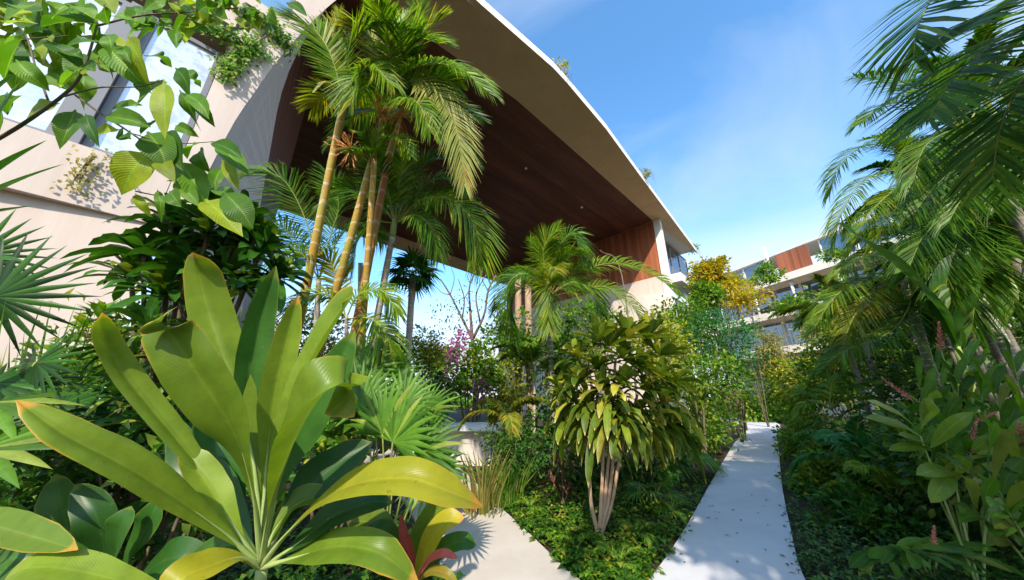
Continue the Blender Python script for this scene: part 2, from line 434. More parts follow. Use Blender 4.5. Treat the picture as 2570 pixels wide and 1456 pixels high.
class MB:
    def __init__(s):
        s.v, s.f, s.uv, s.k = [], [], [], 0
    def leaf(s, pts, hw, nrm, prof='lance', fold=0.25, wave=0.0, seg=10, cols=2, curl=0.0, roll=0.0, wn=2.5):
        c = spline(pts, seg)
        tab = PROF[prof]
        s.k += 1
        b0 = len(s.v)
        k = rnd.randrange(900)
        nc = 2 * cols + 1
        ph = U(0, 6.28)
        for i, p in enumerate(c):
            t = (c[min(i + 1, seg)] - c[max(i - 1, 0)]).normalized()
            vv = i / seg
            nn = nrm if roll == 0 else Matrix.Rotation(roll * vv, 3, t) @ nrm
            S = t.cross(nn)
            if S.length < 1e-4:
                S = t.cross(V((.3, .5, .8)))
            S.normalize()
            Nn = S.cross(t).normalized()
            ww = hw * interp(tab, vv)
            for j in range(nc):
                u = (j - cols) / cols
                h = abs(u) * sin(fold) * ww + curl * u * u * ww
                if wave:
                    h += wave * ww * abs(u) * sin(vv * 6.28 * wn + ph + (1.5 if u > 0 else 0))
                s.v.append(p + S * (u * cos(fold) * ww) + Nn * h)
        for i in range(seg):
            for j in range(nc - 1):
                a = b0 + i * nc + j
                s.f.append((a, a + 1, a + nc + 1, a + nc))
                for (ii, jj) in ((i, j), (i, j + 1), (i + 1, j + 1), (i + 1, j)):
                    s.uv.append((k + .01 + .98 * jj / (nc - 1), ii / seg))
    def strip(s, p0, p1, p2, hw, side, k=None):
        """thin leaflet: base - middle - tip"""
        b0 = len(s.v)
        if k is None:
            k = rnd.randrange(900)
        d = side * hw
        s.v += [p0 - d * .5, p0 + d * .5, p1 - d, p1 + d, p2]
        s.f += [(b0, b0 + 1, b0 + 3, b0 + 2), (b0 + 2, b0 + 3, b0 + 4)]
        s.uv += [(k + .05, 0), (k + .95, 0), (k + .95, .5), (k + .05, .5), (k + .05, .5), (k + .95, .5), (k + .5, 1)]
    def quadleaf(s, p, d, side, ln, hw, nrm, bend=.25):
        """small leaf of four faces with a bend"""
        k = rnd.randrange(900)
        b0 = len(s.v)
        m = p + d * (ln * .5) + nrm * (ln * .08)
        e = p + d * ln - nrm * (ln * bend)
        up = nrm * (hw * .35)
        s.v += [p, m - side * hw + up, m, m + side * hw + up, e]
        s.f += [(b0, b0 + 2, b0 + 1), (b0, b0 + 3, b0 + 2), (b0 + 1, b0 + 2, b0 + 4), (b0 + 2, b0 + 3, b0 + 4)]
        s.uv += [(k + .5, 0), (k + .5, .5), (k + .02, .5), (k + .5, 0), (k + .98, .5), (k + .5, .5), (k + .02, .5), (k + .5, .5), (k + .5, 1), (k + .5, .5), (k + .98, .5), (k + .5, 1)]
    def tube(s, pts, r, sides=8, seg=None, jitter=0.0):
        seg = seg or max(4, 4 * (len(pts) - 1))
        c = spline(pts, seg) if len(pts) > 1 else pts
        rr = r if isinstance(r, (list, tuple)) else (r, r)
        b0 = len(s.v)
        ref = V((.3, .9, .2))
        for i, p in enumerate(c):
            t = (c[min(i + 1, seg)] - c[max(i - 1, 0)]).normalized()
            a = t.cross(ref)
            if a.length < 1e-3:
                a = t.cross(V((1, 0, 0)))
            a.normalize()
            b = t.cross(a)
            x = i / seg * (len(rr) - 1)
            q = min(int(x), len(rr) - 2)
            rad = rr[q] + (rr[q + 1] - rr[q]) * (x - q)
            rad *= 1 + U(-jitter, jitter)
            for j in range(sides):
                an = 2 * pi * j / sides
                s.v.append(p + (a * cos(an) + b * sin(an)) * rad)
        for i in range(seg):
            for j in range(sides):
                j2 = (j + 1) % sides
                s.f.append((b0 + i * sides + j, b0 + i * sides + j2, b0 + (i + 1) * sides + j2, b0 + (i + 1) * sides + j))
                s.uv += [(j / sides, i / seg), ((j + 1) / sides, i / seg), ((j + 1) / sides, (i + 1) / seg), (j / sides, (i + 1) / seg)]
        for e, o in ((0, 1), (seg, 0)):
            f = [b0 + e * sides + j for j in range(sides)]
            s.f.append(tuple(f[::-1] if o else f))
            s.uv += [(0.5, 0.5)] * sides
    def poly(s, pts):
        b0 = len(s.v)
        s.v += [V(p) for p in pts]
        s.f.append(tuple(range(b0, b0 + len(pts))))
        s.uv += [(0, 0)] * len(pts)
    def hexa(s, q):
        """eight corners: bottom four, top four"""
        b0 = len(s.v)
        s.v += [V(p) for p in q]
        for f in ((3, 2, 1, 0), (4, 5, 6, 7), (0, 1, 5, 4), (1, 2, 6, 5), (2, 3, 7, 6), (3, 0, 4, 7)):
            s.f.append(tuple(b0 + i for i in f))
            s.uv += [(0, 0), (1, 0), (1, 1), (0, 1)]
    def box(s, a, b):
        (x0, y0, z0), (x1, y1, z1) = a, b
        s.hexa([(x0, y0, z0), (x1, y0, z0), (x1, y1, z0), (x0, y1, z0), (x0, y0, z1), (x1, y0, z1), (x1, y1, z1), (x0, y1, z1)])
    def mesh(s, name, mat, shift=None, smooth=True):
        me = bpy.data.meshes.new(name)
        sh = shift or V((0, 0, 0))
        me.from_pydata([tuple(p - sh) for p in s.v], [], s.f)
        l = me.uv_layers.new(name='UVMap')
        flat = [x for q in s.uv for x in q]
        l.data.foreach_set('uv', flat)
        me.materials.append(mat)
        if smooth:
            me.polygons.foreach_set('use_smooth', [True] * len(me.polygons))
        me.update()
        return me
    def build(s, name, mat, parent=None, origin=None, smooth=True):
        org = origin
        if parent is not None:
            r = parent
            while r.parent:
                r = r.parent
            org = r.location.copy()
        o = bpy.data.objects.new(name, s.mesh(name, mat, org, smooth))
        COL.objects.link(o)
        if parent is not None:
            o.parent = parent
        elif org is not None:
            o.location = org
        return o
def tag(o, label, cat, group=None, kind=None):
    o['label'] = label
    if kind:
        o['kind'] = kind
    o['category'] = cat
    if group:
        o['group'] = group
    return o
def thing(name, label, cat, loc=(0, 0, 0), group=None):
    o = bpy.data.objects.new(name, None)
    o.empty_display_size = 0.2
    COL.objects.link(o)
    o.location = loc
    return tag(o, label, cat, group)
def part(mesh, name, parent, loc=(0, 0, 0), rot=(0, 0, 0), scale=1.0):
    o = bpy.data.objects.new(name, mesh)
    COL.objects.link(o)
    o.parent = parent
    o.location = loc
    o.rotation_euler = rot
    o.scale = (scale,) * 3 if isinstance(scale, (int, float)) else scale
    return o
def struct(mb, name, mat, label, cat, smooth=False):
    o = mb.build(name, mat, None, None, smooth)
    o['kind'] = 'structure'
    o['label'] = label
    o['category'] = cat
    return o
# ------------------------------------------------------------ building frame: s along the front, d behind it, z up
D0 = 6.93
R2 = sqrt(2)
def B(s, d, z):
    D = d + D0
    return V(((s - D) / R2, (s + D) / R2, z))
def bbox(mb, s0, s1, d0, d1, z0, z1):
    mb.hexa([B(s0, d0, z0), B(s1, d0, z0), B(s1, d1, z0), B(s0, d1, z0), B(s0, d0, z1), B(s1, d0, z1), B(s1, d1, z1), B(s0, d1, z1)])
def struct_part(mb, name, mat, parent, smooth=False):
    return mb.build(name, MAT[mat], parent, None, smooth)

# ground and paths
g = MB()
g.poly([(-400, -400, 0), (400, -400, 0), (400, 400, 0), (-400, 400, 0)])
struct(g, 'ground', MAT['soil'], 'dark planted soil under the garden', 'ground')
def path_slab(pix, z, mat, name, label):
    """pix: rows of (left px, right px, py); a slab 5 cm thick following the ground"""
    rows = []
    for a, b, y in pix:
        rows.append((G(a, y), G(b, y)))
    Lp = spline([r[0] for r in rows], 40)
    Rp = spline([r[1] for r in rows], 40)
    mb = MB()
    for i in range(40):
        a, b, c, d = Lp[i], Rp[i], Rp[i + 1], Lp[i + 1]
        t = V((0, 0, z))
        mb.poly([a + t, b + t, c + t, d + t])
        mb.poly([a, a + t, d + t, d])
        mb.poly([b + t, b, c, c + t])
    return struct(mb, name, MAT[mat], label, 'path')
path_slab([(1290, 2300, 1900), (1510, 2110, 1600), (1642, 2018, 1456), (1725, 1985, 1330), (1790, 1962, 1210), (1835, 1955, 1130), (1862, 1950, 1085), (1852, 1955, 1066), (1790, 1900, 1050)], 0.05, 'path', 'path', 'pale grey concrete path curving away between the plants')
path_slab([(1290, 1830, 1760), (1180, 1590, 1560), (1120, 1440, 1456), (1060, 1330, 1350), (1010, 1235, 1260), (940, 1160, 1185), (880, 1090, 1130)], 0.042, 'path2', 'path', 'warm pale concrete path beside the broad leaved plant')

# ------------------------------------------------------------ main building
hb = thing('hotel_building', 'cream concrete building with a huge arched opening lined in dark timber', 'building', B(0, 0, 0))
CURVE = [(-.75, 0), (-.62, 3), (-.45, 6.06), (-.28, 7.4), (-.11, 8.46), (.2, 9.9), (.57, 11.3), (1.05, 12.7), (1.7, 14.0), (2.6, 15.3), (3.6, 16.05), (4.9, 16.4)]
EDGE = [(-14, .25), (1, .05), (4.7, -.2), (9.3, -.7), (14, -.6), (18.8, -.25), (27, .3), (36.0, .9)]
INNER = [(-14, 2.6), (2, 2.6), (9, 1.75), (19, 1.65), (26, 1.6), (31, 1.35), (36.0, .95)]
prof = spline([V((s, z, 0)) for s, z in CURVE], 44)
# front pier beside the opening: cream face, left limit steps with the storeys
mb = MB()
def lim(z):
    return -.85 if z < 8.6 else (-.85 + (z - 8.6) * .9 if z < 9.38 else -.15)
for a, b in zip(prof, prof[1:]):
    if b.y < 4.15:
        continue
    z0, z1 = max(a.y, 4.15), b.y
    mb.poly([B(min(lim(z0), a.x - .01), 0, z0), B(a.x, 0, z0), B(b.x, 0, z1), B(min(lim(z1), b.x - .01), 0, z1)])
mb.poly([B(-.15, 0, 16.4), B(4.9, 0, 16.4), B(4.9, 0, 16.8), B(-.15, 0, 16.8)])
struct_part(mb, 'pier', 'concrete', hb)
# board marked return of the pier into the opening, then timber
mb, mt = MB(), MB()
sb = lambda z: .9 - .08 * z
zs = [0.4 * i for i in range(0, 42)]
def sf(z):
    return interp([(p.y, p.x) for p in prof], z)
for z0, z1 in zip(zs, zs[1:]):
    if z1 < 11.2:
        mb.poly([B(sf(z0), 0.005, z0), B(sb(z0), 2.5, z0), B(sb(z1), 2.5, z1), B(sf(z1), 0.005, z1)])
    if z1 >= 11.2:
        q = max(0, 2.5 * (1 - (z0 - 11) / 1.2)), max(0, 2.5 * (1 - (z1 - 11) / 1.2))
    mt.poly([B(sb(z0), 2.5, z0), B(1.2, 8, z0), B(1.2, 8, z1), B(sb(z1), 2.5, z1)])
struct_part(mb, 'pier_return', 'board', hb)
for z in (0,):
    mt.poly([B(1.2, 8, 0), B(1.0, 20, 0), B(1.0, 20, 16.39), B(1.2, 8, 16.39)])
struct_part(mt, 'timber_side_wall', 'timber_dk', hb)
# left wing: sill wall, storey slab, recess, lower wall
mb = MB()
bbox(mb, -16, -.86, 0, .35, 4.15, 5.05)
bbox(mb, -16, -.86, 0, .35, 8.6, 9.38)
mb.hexa([B(-16, 0, 9.38), B(-.16, 0, 9.38), B(-.16, .35, 9.38), B(-16, .35, 9.38), B(-16, 0, 9.62), B(-.16, 0, 9.62), B(-.16, .35, 9.62), B(-16, .35, 9.62)])
bbox(mb, -16, -.16, 0, .35, 13.0, 16.8)
struct_part(mb, 'facade_band', 'concrete', hb)
mb = MB()
mb.poly([B(-16, 1.35, 0), B(-.75, .02, 0), B(-.75, .02, 4.15), B(-16, 1.35, 4.15)])
struct_part(mb, 'lower_wall', 'concrete', hb)
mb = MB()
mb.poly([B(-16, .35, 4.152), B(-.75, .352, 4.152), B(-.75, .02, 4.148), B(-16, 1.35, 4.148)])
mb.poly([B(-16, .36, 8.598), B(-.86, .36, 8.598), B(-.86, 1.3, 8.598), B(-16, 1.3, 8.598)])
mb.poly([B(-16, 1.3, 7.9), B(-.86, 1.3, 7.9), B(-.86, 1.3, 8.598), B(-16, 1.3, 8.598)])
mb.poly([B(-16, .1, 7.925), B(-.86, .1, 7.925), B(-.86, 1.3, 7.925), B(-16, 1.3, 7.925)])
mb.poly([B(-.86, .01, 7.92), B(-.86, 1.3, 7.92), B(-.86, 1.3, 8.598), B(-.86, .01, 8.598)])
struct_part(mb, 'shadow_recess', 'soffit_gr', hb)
# windows of the left wing
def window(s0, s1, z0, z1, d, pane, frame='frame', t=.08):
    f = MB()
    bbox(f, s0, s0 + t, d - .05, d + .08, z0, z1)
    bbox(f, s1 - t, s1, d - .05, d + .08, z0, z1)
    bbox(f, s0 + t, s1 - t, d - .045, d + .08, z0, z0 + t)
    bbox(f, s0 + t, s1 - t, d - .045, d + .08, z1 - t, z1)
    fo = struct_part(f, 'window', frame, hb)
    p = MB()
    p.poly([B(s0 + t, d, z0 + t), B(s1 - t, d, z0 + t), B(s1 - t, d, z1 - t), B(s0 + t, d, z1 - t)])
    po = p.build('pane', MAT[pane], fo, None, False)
for s0, s1 in ((-2.04, -1.82), (-4.3, -4.1)):
    mb = MB()
    bbox(mb, s0, s1, .02, .3, 5.055, 7.92)
    struct_part(mb, 'mullion', 'frame', hb)
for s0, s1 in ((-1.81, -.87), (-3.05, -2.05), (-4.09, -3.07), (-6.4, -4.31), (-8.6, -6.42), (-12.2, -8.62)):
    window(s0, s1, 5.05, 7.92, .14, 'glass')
for s0, s1 in ((-2.6, -.16), (-5.1, -2.62), (-7.6, -5.12)):
    window(s0, s1, 9.62, 13.0, .14, 'glass_blue')
# roof slab: lip under the edge, timber soffit, fascia, top
ss = [-14 + i for i in range(0, 51)]
lipb, fa, tp, sof = MB(), MB(), MB(), MB()
for a, b in zip(ss, ss[1:]):
    ea, eb, ia, ib = interp(EDGE, a), interp(EDGE, b), interp(INNER, a), interp(INNER, b)
    if a >= 0:
        a2 = max(a, 0)
        lipb.poly([B(a, ea, 16.4), B(b, eb, 16.4), B(b, ib, 16.4), B(a, ia, 16.4)])
    fa.poly([B(a, ea, 16.4), B(b, eb, 16.4), B(b, eb, 16.82), B(a, ea, 16.82)]) if a >= 2 else None
    tp.poly([B(a, ea, 16.82), B(b, eb, 16.82), B(b, 21.4, 16.82), B(a, 21.4, 16.82)])
    if 0 <= a < 26:
        sof.poly([B(a, ia, 16.402), B(b, ib, 16.402), B(b, 20, 16.402), B(a, 20, 16.402)])
struct_part(lipb, 'roof_lip', 'lip', hb)
struct_part(fa, 'fascia', 'fascia', hb)
struct_part(tp, 'roof', 'white', hb)
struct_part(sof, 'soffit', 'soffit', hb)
mb = MB()
bbox(mb, 0, 27, 20.0, 21.3, 15.75, 16.39)
struct_part(mb, 'back_beam', 'lip', hb)
# end wall of the opening on the far side
mb = MB()
mb.poly([B(26, 1.62, 11.3), B(26, 20, 11.3), B(26, 20, 16.39), B(26, 1.62, 16.39)])
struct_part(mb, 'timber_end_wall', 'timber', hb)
mb = MB()
mb.poly([B(25.95, 1.2, 0), B(25.95, 21.3, 0), B(25.95, 21.3, 11.29), B(25.95, 1.2, 11.29)])
mb.poly([B(25.95, 1.2, 11.29), B(25.95, 21.3, 11.29), B(26.6, 21.3, 11.29), B(26.6, 1.2, 11.29)])
mb.poly([B(26.6, 1.2, 11.29), B(26.6, 1.2, 0), B(25.95, 1.2, 0), B(25.95, 1.2, 11.29)])
# curved stone drum bulging out of the end wall
for i in range(16):
    a0, a1 = pi * i / 16, pi * (i + 1) / 16
    c = lambda a: (25.95 - 1.6 * sin(a), 4.6 - 3.4 * cos(a))
    q0, q1 = c(a0), c(a1)
    mb.poly([B(q0[0], q0[1], 0), B(q1[0], q1[1], 0), B(q1[0], q1[1], 9.5), B(q0[0], q0[1], 9.5)])
mb.poly([B(25.95 - 1.6 * sin(pi * i / 16), 4.6 - 3.4 * cos(pi * i / 16), 9.5) for i in range(17)])
struct_part(mb, 'stone_end_wall', 'concrete', hb)
mb = MB()
bbox(mb, 25.9, 26.35, 1.05, 1.6, 0, 16.39)
struct_part(mb, 'column', 'fascia', hb)
mb = MB()
bbox(mb, 26.36, 37, .3, 1.3, 10.6, 11.3)
struct_part(mb, 'balcony_slab', 'white', hb)
for i in range(4):
    window(26.4 + i * 2.6, 26.4 + (i + 1) * 2.6 - .02, 11.3, 16.38, 2.4, 'glass_dk')
    window(26.4 + i * 2.6, 26.4 + (i + 1) * 2.6 - .02, 6.8, 10.58, 2.4, 'glass_dk')
for px, py in ((1320, 422), (1206, 507), (1460, 520)):
    r = ray(px, py)
    p = CAM + r * ((16.4 - CH) / r.z)
    d = MB()
    d.tube([p + V((0, 0, .02)), p + V((0, 0, -.06))], (.09, .09), 14, 1)
    struct_part(d, 'downlight', 'lamp', hb)

# ------------------------------------------------------------ terraced wing beyond
tw = thing('terraced_building', 'cream terraced wing with long balconies and a red timber screen on top', 'building', (29, 34, 0))
a_, b_ = V((26.2, 42.6, 0)), V((34.0, 19.2, 0))
dv = (b_ - a_).normalized()
nv = V((dv.y, -dv.x, 0))
if nv.x > 0:
    nv = -nv                                # towards the garden
LT = (b_ - a_).length
def W(s, d, z):
    return a_ + dv * s - nv * d + V((0, 0, z))
def wbox(mb, s0, s1, d0, d1, z0, z1):
    mb.hexa([W(s0, d0, z0), W(s1, d0, z0), W(s1, d1, z0), W(s0, d1, z0), W(s0, d0, z1), W(s1, d0, z1), W(s1, d1, z1), W(s0, d1, z1)])
for z in (13.8, 10.1, 6.2):
    m_ = MB()
    m_.hexa([W(0, 0, z), W(LT, 0, z), W(LT, 6, z), W(0, 6, z), W(0, .25, z + .85), W(LT, .25, z + .85), W(LT, 6, z + .85), W(0, 6, z + .85)])
    m_.build('balcony_slab', MAT['cream'], tw, None, False)
m_ = MB()
wbox(m_, 0, LT, 1.6, 6, 17.6, 17.9)
m_.build('roof', MAT['white'], tw, None, False)
m_ = MB()
wbox(m_, 9.7, 12.9, 1.4, 1.5, 14.6, 17.4)
m_.build('timber_screen', MAT['timber'], tw, None, False)
m_ = MB()
wbox(m_, 9.2, 9.5, .3, .6, 14.66, 18.6)
m_.build('mast', MAT['fascia'], tw, None, False)
m_ = MB()
wbox(m_, 0, LT, 4.2, 6, 0, 6.19)
m_.build('wall', MAT['concrete'], tw, None, False)
for z0, z1 in ((7.06, 10.09), (10.96, 13.79), (14.66, 17.59)):
    for i in range(9):
        s0 = i * LT / 9
        s1 = s0 + LT / 9 - .02
        if z0 > 14 and 9 < (s0 + s1) / 2 < 14:
            continue
        f = MB()
        t = .1
        wbox(f, s0, s0 + t, 1.9, 2.1, z0, z1)
        wbox(f, s1 - t, s1, 1.9, 2.1, z0, z1)
        wbox(f, s0 + t, s1 - t, 1.91, 2.1, z1 - t, z1)
        fo = f.build('window', MAT['fascia'], tw, None, False)
        p = MB()
        p.poly([W(s0 + t, 2, z0), W(s1 - t, 2, z0), W(s1 - t, 2, z1 - t), W(s0 + t, 2, z1 - t)])
        p.build('pane', MAT['glass_dk'], fo, None, False)
for s in (2.5, 7, 11, 15):
    m_ = MB()
    m_.tube([W(s, .5, 10.86), W(s, .5, 13.79)], (.14, .14), 10, 2)
    m_.build('column', MAT['fascia'], tw, None, True)

# low concrete bench in the garden
bn = thing('concrete_bench', 'low white concrete bench ledge under a yellowish feather palm', 'bench', at_ground(1150, 1075, 8.6))
c0 = at_ground(1150, 1075, 8.6)
mb = MB()
mb.hexa([c0 + V(q) for q in ((-1.9, -.35, .84), (1.05, -.5, .84), (1.15, .75, .84), (-1.8, .9, .84), (-1.9, -.35, .98), (1.05, -.5, .98), (1.15, .75, .98), (-1.8, .9, .98))])
mb.build('seat', MAT['white'], bn, None, False)
mb = MB()
mb.hexa([c0 + V(q) for q in ((-1.7, -.1, 0), (.9, -.2, 0), (1.0, .55, 0), (-1.6, .7, 0), (-1.7, -.1, .84), (.9, -.2, .84), (1.0, .55, .84), (-1.6, .7, .84))])
mb.build('base', MAT['path2'], bn, None, False)
# ------------------------------------------------------------ plant makers
def mesh2(name, A, ma, Bm, mbm, shift=None):
    """one mesh of two materials"""
    n = len(A.v)
    na = len(A.f)
    A.v += Bm.v
    A.f += [tuple(i + n for i in f) for f in Bm.f]
    A.uv += Bm.uv
    me = A.mesh(name, ma, shift)
    me.materials.append(mbm)
    me.polygons.foreach_set('material_index', [0] * na + [1] * (len(A.f) - na))
    return me
def frond_geo(A, R, pts, ll, n, hint, wid=.011, droop=.3, lift=.25, v0=.16, r0=.012, gap=0.0, a0=62, a1=22):
    seg = 26
    c = spline(pts, seg)
    R.tube(pts, (r0, r0 * .75, r0 * .2), 5, 14)
    sh = [(0, .5), (.2, .85), (.45, 1), (.75, .8), (1, .42)]
    n = int(n * 1.5)
    for k in range(n):
        v = v0 + (1 - v0) * (k + .6) / n
        x = v * seg
        i = min(int(x), seg - 1)
        p = c[i].lerp(c[i + 1], x - i)
        T = (c[i + 1] - c[i]).normalized()
        S = T.cross(hint)
        if S.length < 1e-3:
            S = V((1, 0, 0))
        S.normalize()
        Nn = S.cross(T)
        q = (v - v0) / (1 - v0)
        for sd_ in (1, -1):
            if U(0, 1) < gap:
                continue
            a = radians(a0 + (a1 - a0) * q + U(-7, 7))
            ln = ll * interp(sh, q) * U(.86, 1.08)
            d = S * (sd_ * sin(a)) + T * cos(a) + Nn * (lift * U(.6, 1.4))
            d.normalize()
            wd = (T - d * T.dot(d)).normalized()
            wd = (wd + Nn * U(-.35, .35)).normalized()
            p1 = p + d * (ln * .5) + V((0, 0, -droop * ln * .14))
            p2 = p + d * ln + V((U(-.03, .03) * ln, U(-.03, .03) * ln, -droop * ln * U(.7, 1.2)))
            A.strip(p, p1, p2, wid * U(.8, 1.15), wd)
def frond_obj(parent, pts, ll, n, mat, hint=None, **k):
    A, R = MB(), MB()
    h = hint or UP
    frond_geo(A, R, pts, ll, n, h, **k)
    r = parent
    o = bpy.data.objects.new('frond', mesh2('frond', A, MAT[mat], R, MAT['rachis'], r.location.copy()))
    COL.objects.link(o)
    o.parent = parent
    return o
_ft = {}
def frond_tpl(rank, mat, n=46, wid=.016, ll=.32, droop=.5):
    """unit frond along +X; rank 0 upright, 1 spreading, 2 hanging"""
    key = (rank, mat, n)
    if key in _ft:
        return _ft[key]
    a0, a1 = ((82, 12), (62, -38), (34, -78), (74, -80))[rank]
    pts, p = [], V((0, 0, 0))
    for i in range(6):
        pts.append(p.copy())
        a = radians(a0 + (a1 - a0) * (i / 5) ** 1.15)
        p += V((cos(a), U(-.06, .06), sin(a))) * .2
    A, R = MB(), MB()
    frond_geo(A, R, pts, ll, n, V((0, .05, 1)) if rank else V((-.6, .05, 1)), wid, droop, .3, .2, .013)
    _ft[key] = mesh2('frond', A, MAT[mat], R, MAT['rachis'])
    return _ft[key]
def palm(label, base, top, r, tmat, ranks, L, fmat, group=None, name='feather_palm', n=46, yaw0=0.0, bend=0.0, droop=.5, shaft=True, cat='palm'):
    t = thing(name, label, cat, base, group)
    if tmat:
        m_ = MB()
        mid = base.lerp(top, .5) + V((bend, bend * .3, 0))
        m_.tube([base, mid, top], (r * 1.25, r, r * .9, r * .85), 10, 16, .03)
        m_.build('trunk', MAT[tmat], t)
        if shaft:
            s_ = MB()
            s_.tube([top - (top - mid).normalized() * .02, top + (top - mid).normalized() * L * .22], (r * .95, r * 1.05, r * .4), 9, 6)
            s_.build('crown_shaft', MAT['stem'], t)
    loc = top - base + (top - base).normalized() * (L * .16 if shaft and tmat else 0)
    for i, q in enumerate(ranks):
        me = frond_tpl(q, fmat, n, droop=droop)
        part(me, 'frond', t, loc, (U(-.12, .12), U(-.12, .12), yaw0 + i * 2.3999 + U(-.2, .2)), L * U(.88, 1.1))
    return t
def fan_geo(mb, hub, ax, nrm, R, n=22, spread=5.0, split=.5, droop=.25, wf=1.0):
    ax = ax.normalized()
    S = ax.cross(nrm).normalized()
    nn = S.cross(ax).normalized()
    for i in range(n):
        th = -spread / 2 + spread * (i + .5) / n
        d = (ax * cos(th) + S * sin(th)).normalized()
        sd_ = (S * cos(th) - ax * sin(th))
        ln = R * (1 - .22 * abs(th) / (spread / 2)) * U(.92, 1.06)
        hw = ln * split * math.tan(spread / n / 2) * wf
        k = rnd.randrange(900)
        b0 = len(mb.v)
        m = hub + d * ln * split - nn * ln * .05
        e = hub + d * ln - nn * (ln * .12) + V((0, 0, -droop * ln * U(.5, 1.2)))
        m2 = m.lerp(e, .5) + V((0, 0, droop * ln * .08))
        up = nn * (hw * .55)
        mb.v += [hub.copy(), m - sd_ * hw, m + up, m + sd_ * hw, m2 - sd_ * hw * .62, m2 + up * .6, m2 + sd_ * hw * .62, e]
        F = ((0, 2, 1), (0, 3, 2), (1, 2, 5, 4), (2, 3, 6, 5), (4, 5, 7), (5, 6, 7))
        uvs = ((.5, 0), (.05, .4), (.35, .4), (.95, .4), (.05, .7), (.35, .7), (.95, .7), (.5, 1))
        for f in F:
            mb.f.append(tuple(b0 + j for j in f))
            mb.uv += [(k + uvs[j][0], uvs[j][1]) for j in f]
def fan_palm(label, base, leaves, mat, group=None, name='fan_palm', n=22, pet='rachis', spread=5.0, droop=.25, split=.5, trunk=None):
    """leaves: (hub, axis, normal, R)"""
    t = thing(name, label, 'palm', base, group)
    if trunk:
        m_ = MB()
        m_.tube([base, base.lerp(trunk[0], .5), trunk[0]], (trunk[1] * 1.2, trunk[1], trunk[1]), 10, 10, .04)
        m_.build('trunk', MAT[trunk[2]], t)
    o0 = trunk[0] if trunk else base + V((0, 0, .05))
    for hub, ax, nrm, R in leaves:
        A, S_ = MB(), MB()
        fan_geo(A, hub, ax, nrm, R, n, spread, split, droop)
        S_.tube([o0, o0.lerp(hub, .55) + V((0, 0, .12 * (hub - o0).length)), hub], (.012, .009, .007), 5, 8)
        o = bpy.data.objects.new('fan_leaf', mesh2('fan_leaf', A, MAT[mat], S_, MAT[pet], t.location.copy()))
        COL.objects.link(o)
        o.parent = t
    return t
def rosette(mb, c, axis, n, ln, hw, prof='strap', droop=.5, lo=.15, hi=1.9, fold=.3, seg=6):
    axis = axis.normalized()
    e1 = axis.cross(V((.37, .2, .9))).normalized()
    e2 = axis.cross(e1)
    for i in range(n):
        f = i / max(1, n - 1)
        th = lo + (hi - lo) * f + U(-.15, .15)
        ph = i * 2.3999 + U(-.3, .3)
        d = axis * cos(th) + (e1 * cos(ph) + e2 * sin(ph)) * sin(th)
        l = ln * U(.75, 1.1)
        p1 = c + d * (l * .35)
        g1 = droop * l * U(.6, 1.3)
        p2 = c + d * (l * .72) + V((0, 0, -g1 * .35))
        p3 = c + d * (l * .95) + V((0, 0, -g1))
        nr = axis - d * axis.dot(d)
        if nr.length < .1:
            nr = e1
        mb.leaf([c + d * .02, p1, p2, p3], hw * U(.8, 1.15), nr.normalized(), prof, fold, 0.06, seg, 1)
def bush_geo(mb, c, rad, n, ln, hw, k=26, spread=.3, flat=.4, hang=0.0, shell=.55):
    """leaves gathered in clumps through an uneven ellipsoid"""
    cl = []
    for _ in range(k):
        d = V((rnd.gauss(0, 1), rnd.gauss(0, 1), rnd.gauss(0, 1))).normalized()
        r = U(shell, 1.05) if U(0, 1) < .75 else U(.1, .7)
        cl.append((V((d.x * rad[0], d.y * rad[1], d.z * rad[2])) * r, d, U(.6, 1.4)))
    m = (rad[0] + rad[1] + rad[2]) / 3
    for i in range(n):
        q, d, s = cl[rnd.randrange(k)]
        o = V((rnd.gauss(0, 1), rnd.gauss(0, 1), rnd.gauss(0, .8))) * (m * spread * s * .6)
        p = c + q + o
        dr = (d * .7 + o.normalized() * .8 + V((U(-.6, .6), U(-.6, .6), U(-.4, .5) - hang))).normalized()
        nr = (UP * flat + d * .5 + V((U(-.7, .7), U(-.7, .7), U(-.3, .7))))
        S = dr.cross(nr)
        if S.length < .05:
            continue
        S.normalize()
        z = U(.6, 1.25)
        mb.quadleaf(p, dr, S, ln * z, hw * z, S.cross(dr), .2 + hang * .3)
def stems_geo(mb, base, c, rad, k=6, r=.02):
    for i in range(k):
        a = 2 * pi * i / k + U(-.4, .4)
        e = c + V((cos(a) * rad[0] * .6, sin(a) * rad[1] * .6, rad[2] * U(-.1, .6)))
        m = base.lerp(e, .5) + V((U(-.1, .1), U(-.1, .1), .1)) * rad[2]
        mb.tube([base + V((cos(a), sin(a), 0)) * r * 2, m, e], (r, r * .7, r * .3), 5, 8)
def bush(label, px, py, t, rad, n, ln, hw, mat, name='shrub', cat='shrub', group=None, stem='twig', hang=0.0, k=26, spread=.3, r=.02, ell=None, sunk=True):
    c = P(px, py, t)
    base = V((c.x, c.y, 0))
    th = thing(name, label, cat, base, group)
    mb = MB()
    bush_geo(mb, c, rad, n, ln, hw, k, spread, .4, hang)
    mb.build('foliage', MAT[mat], th)
    s_ = MB()
    stems_geo(s_, base, c, rad, 6, r)
    s_.build('stem', MAT[stem], th)
    return th
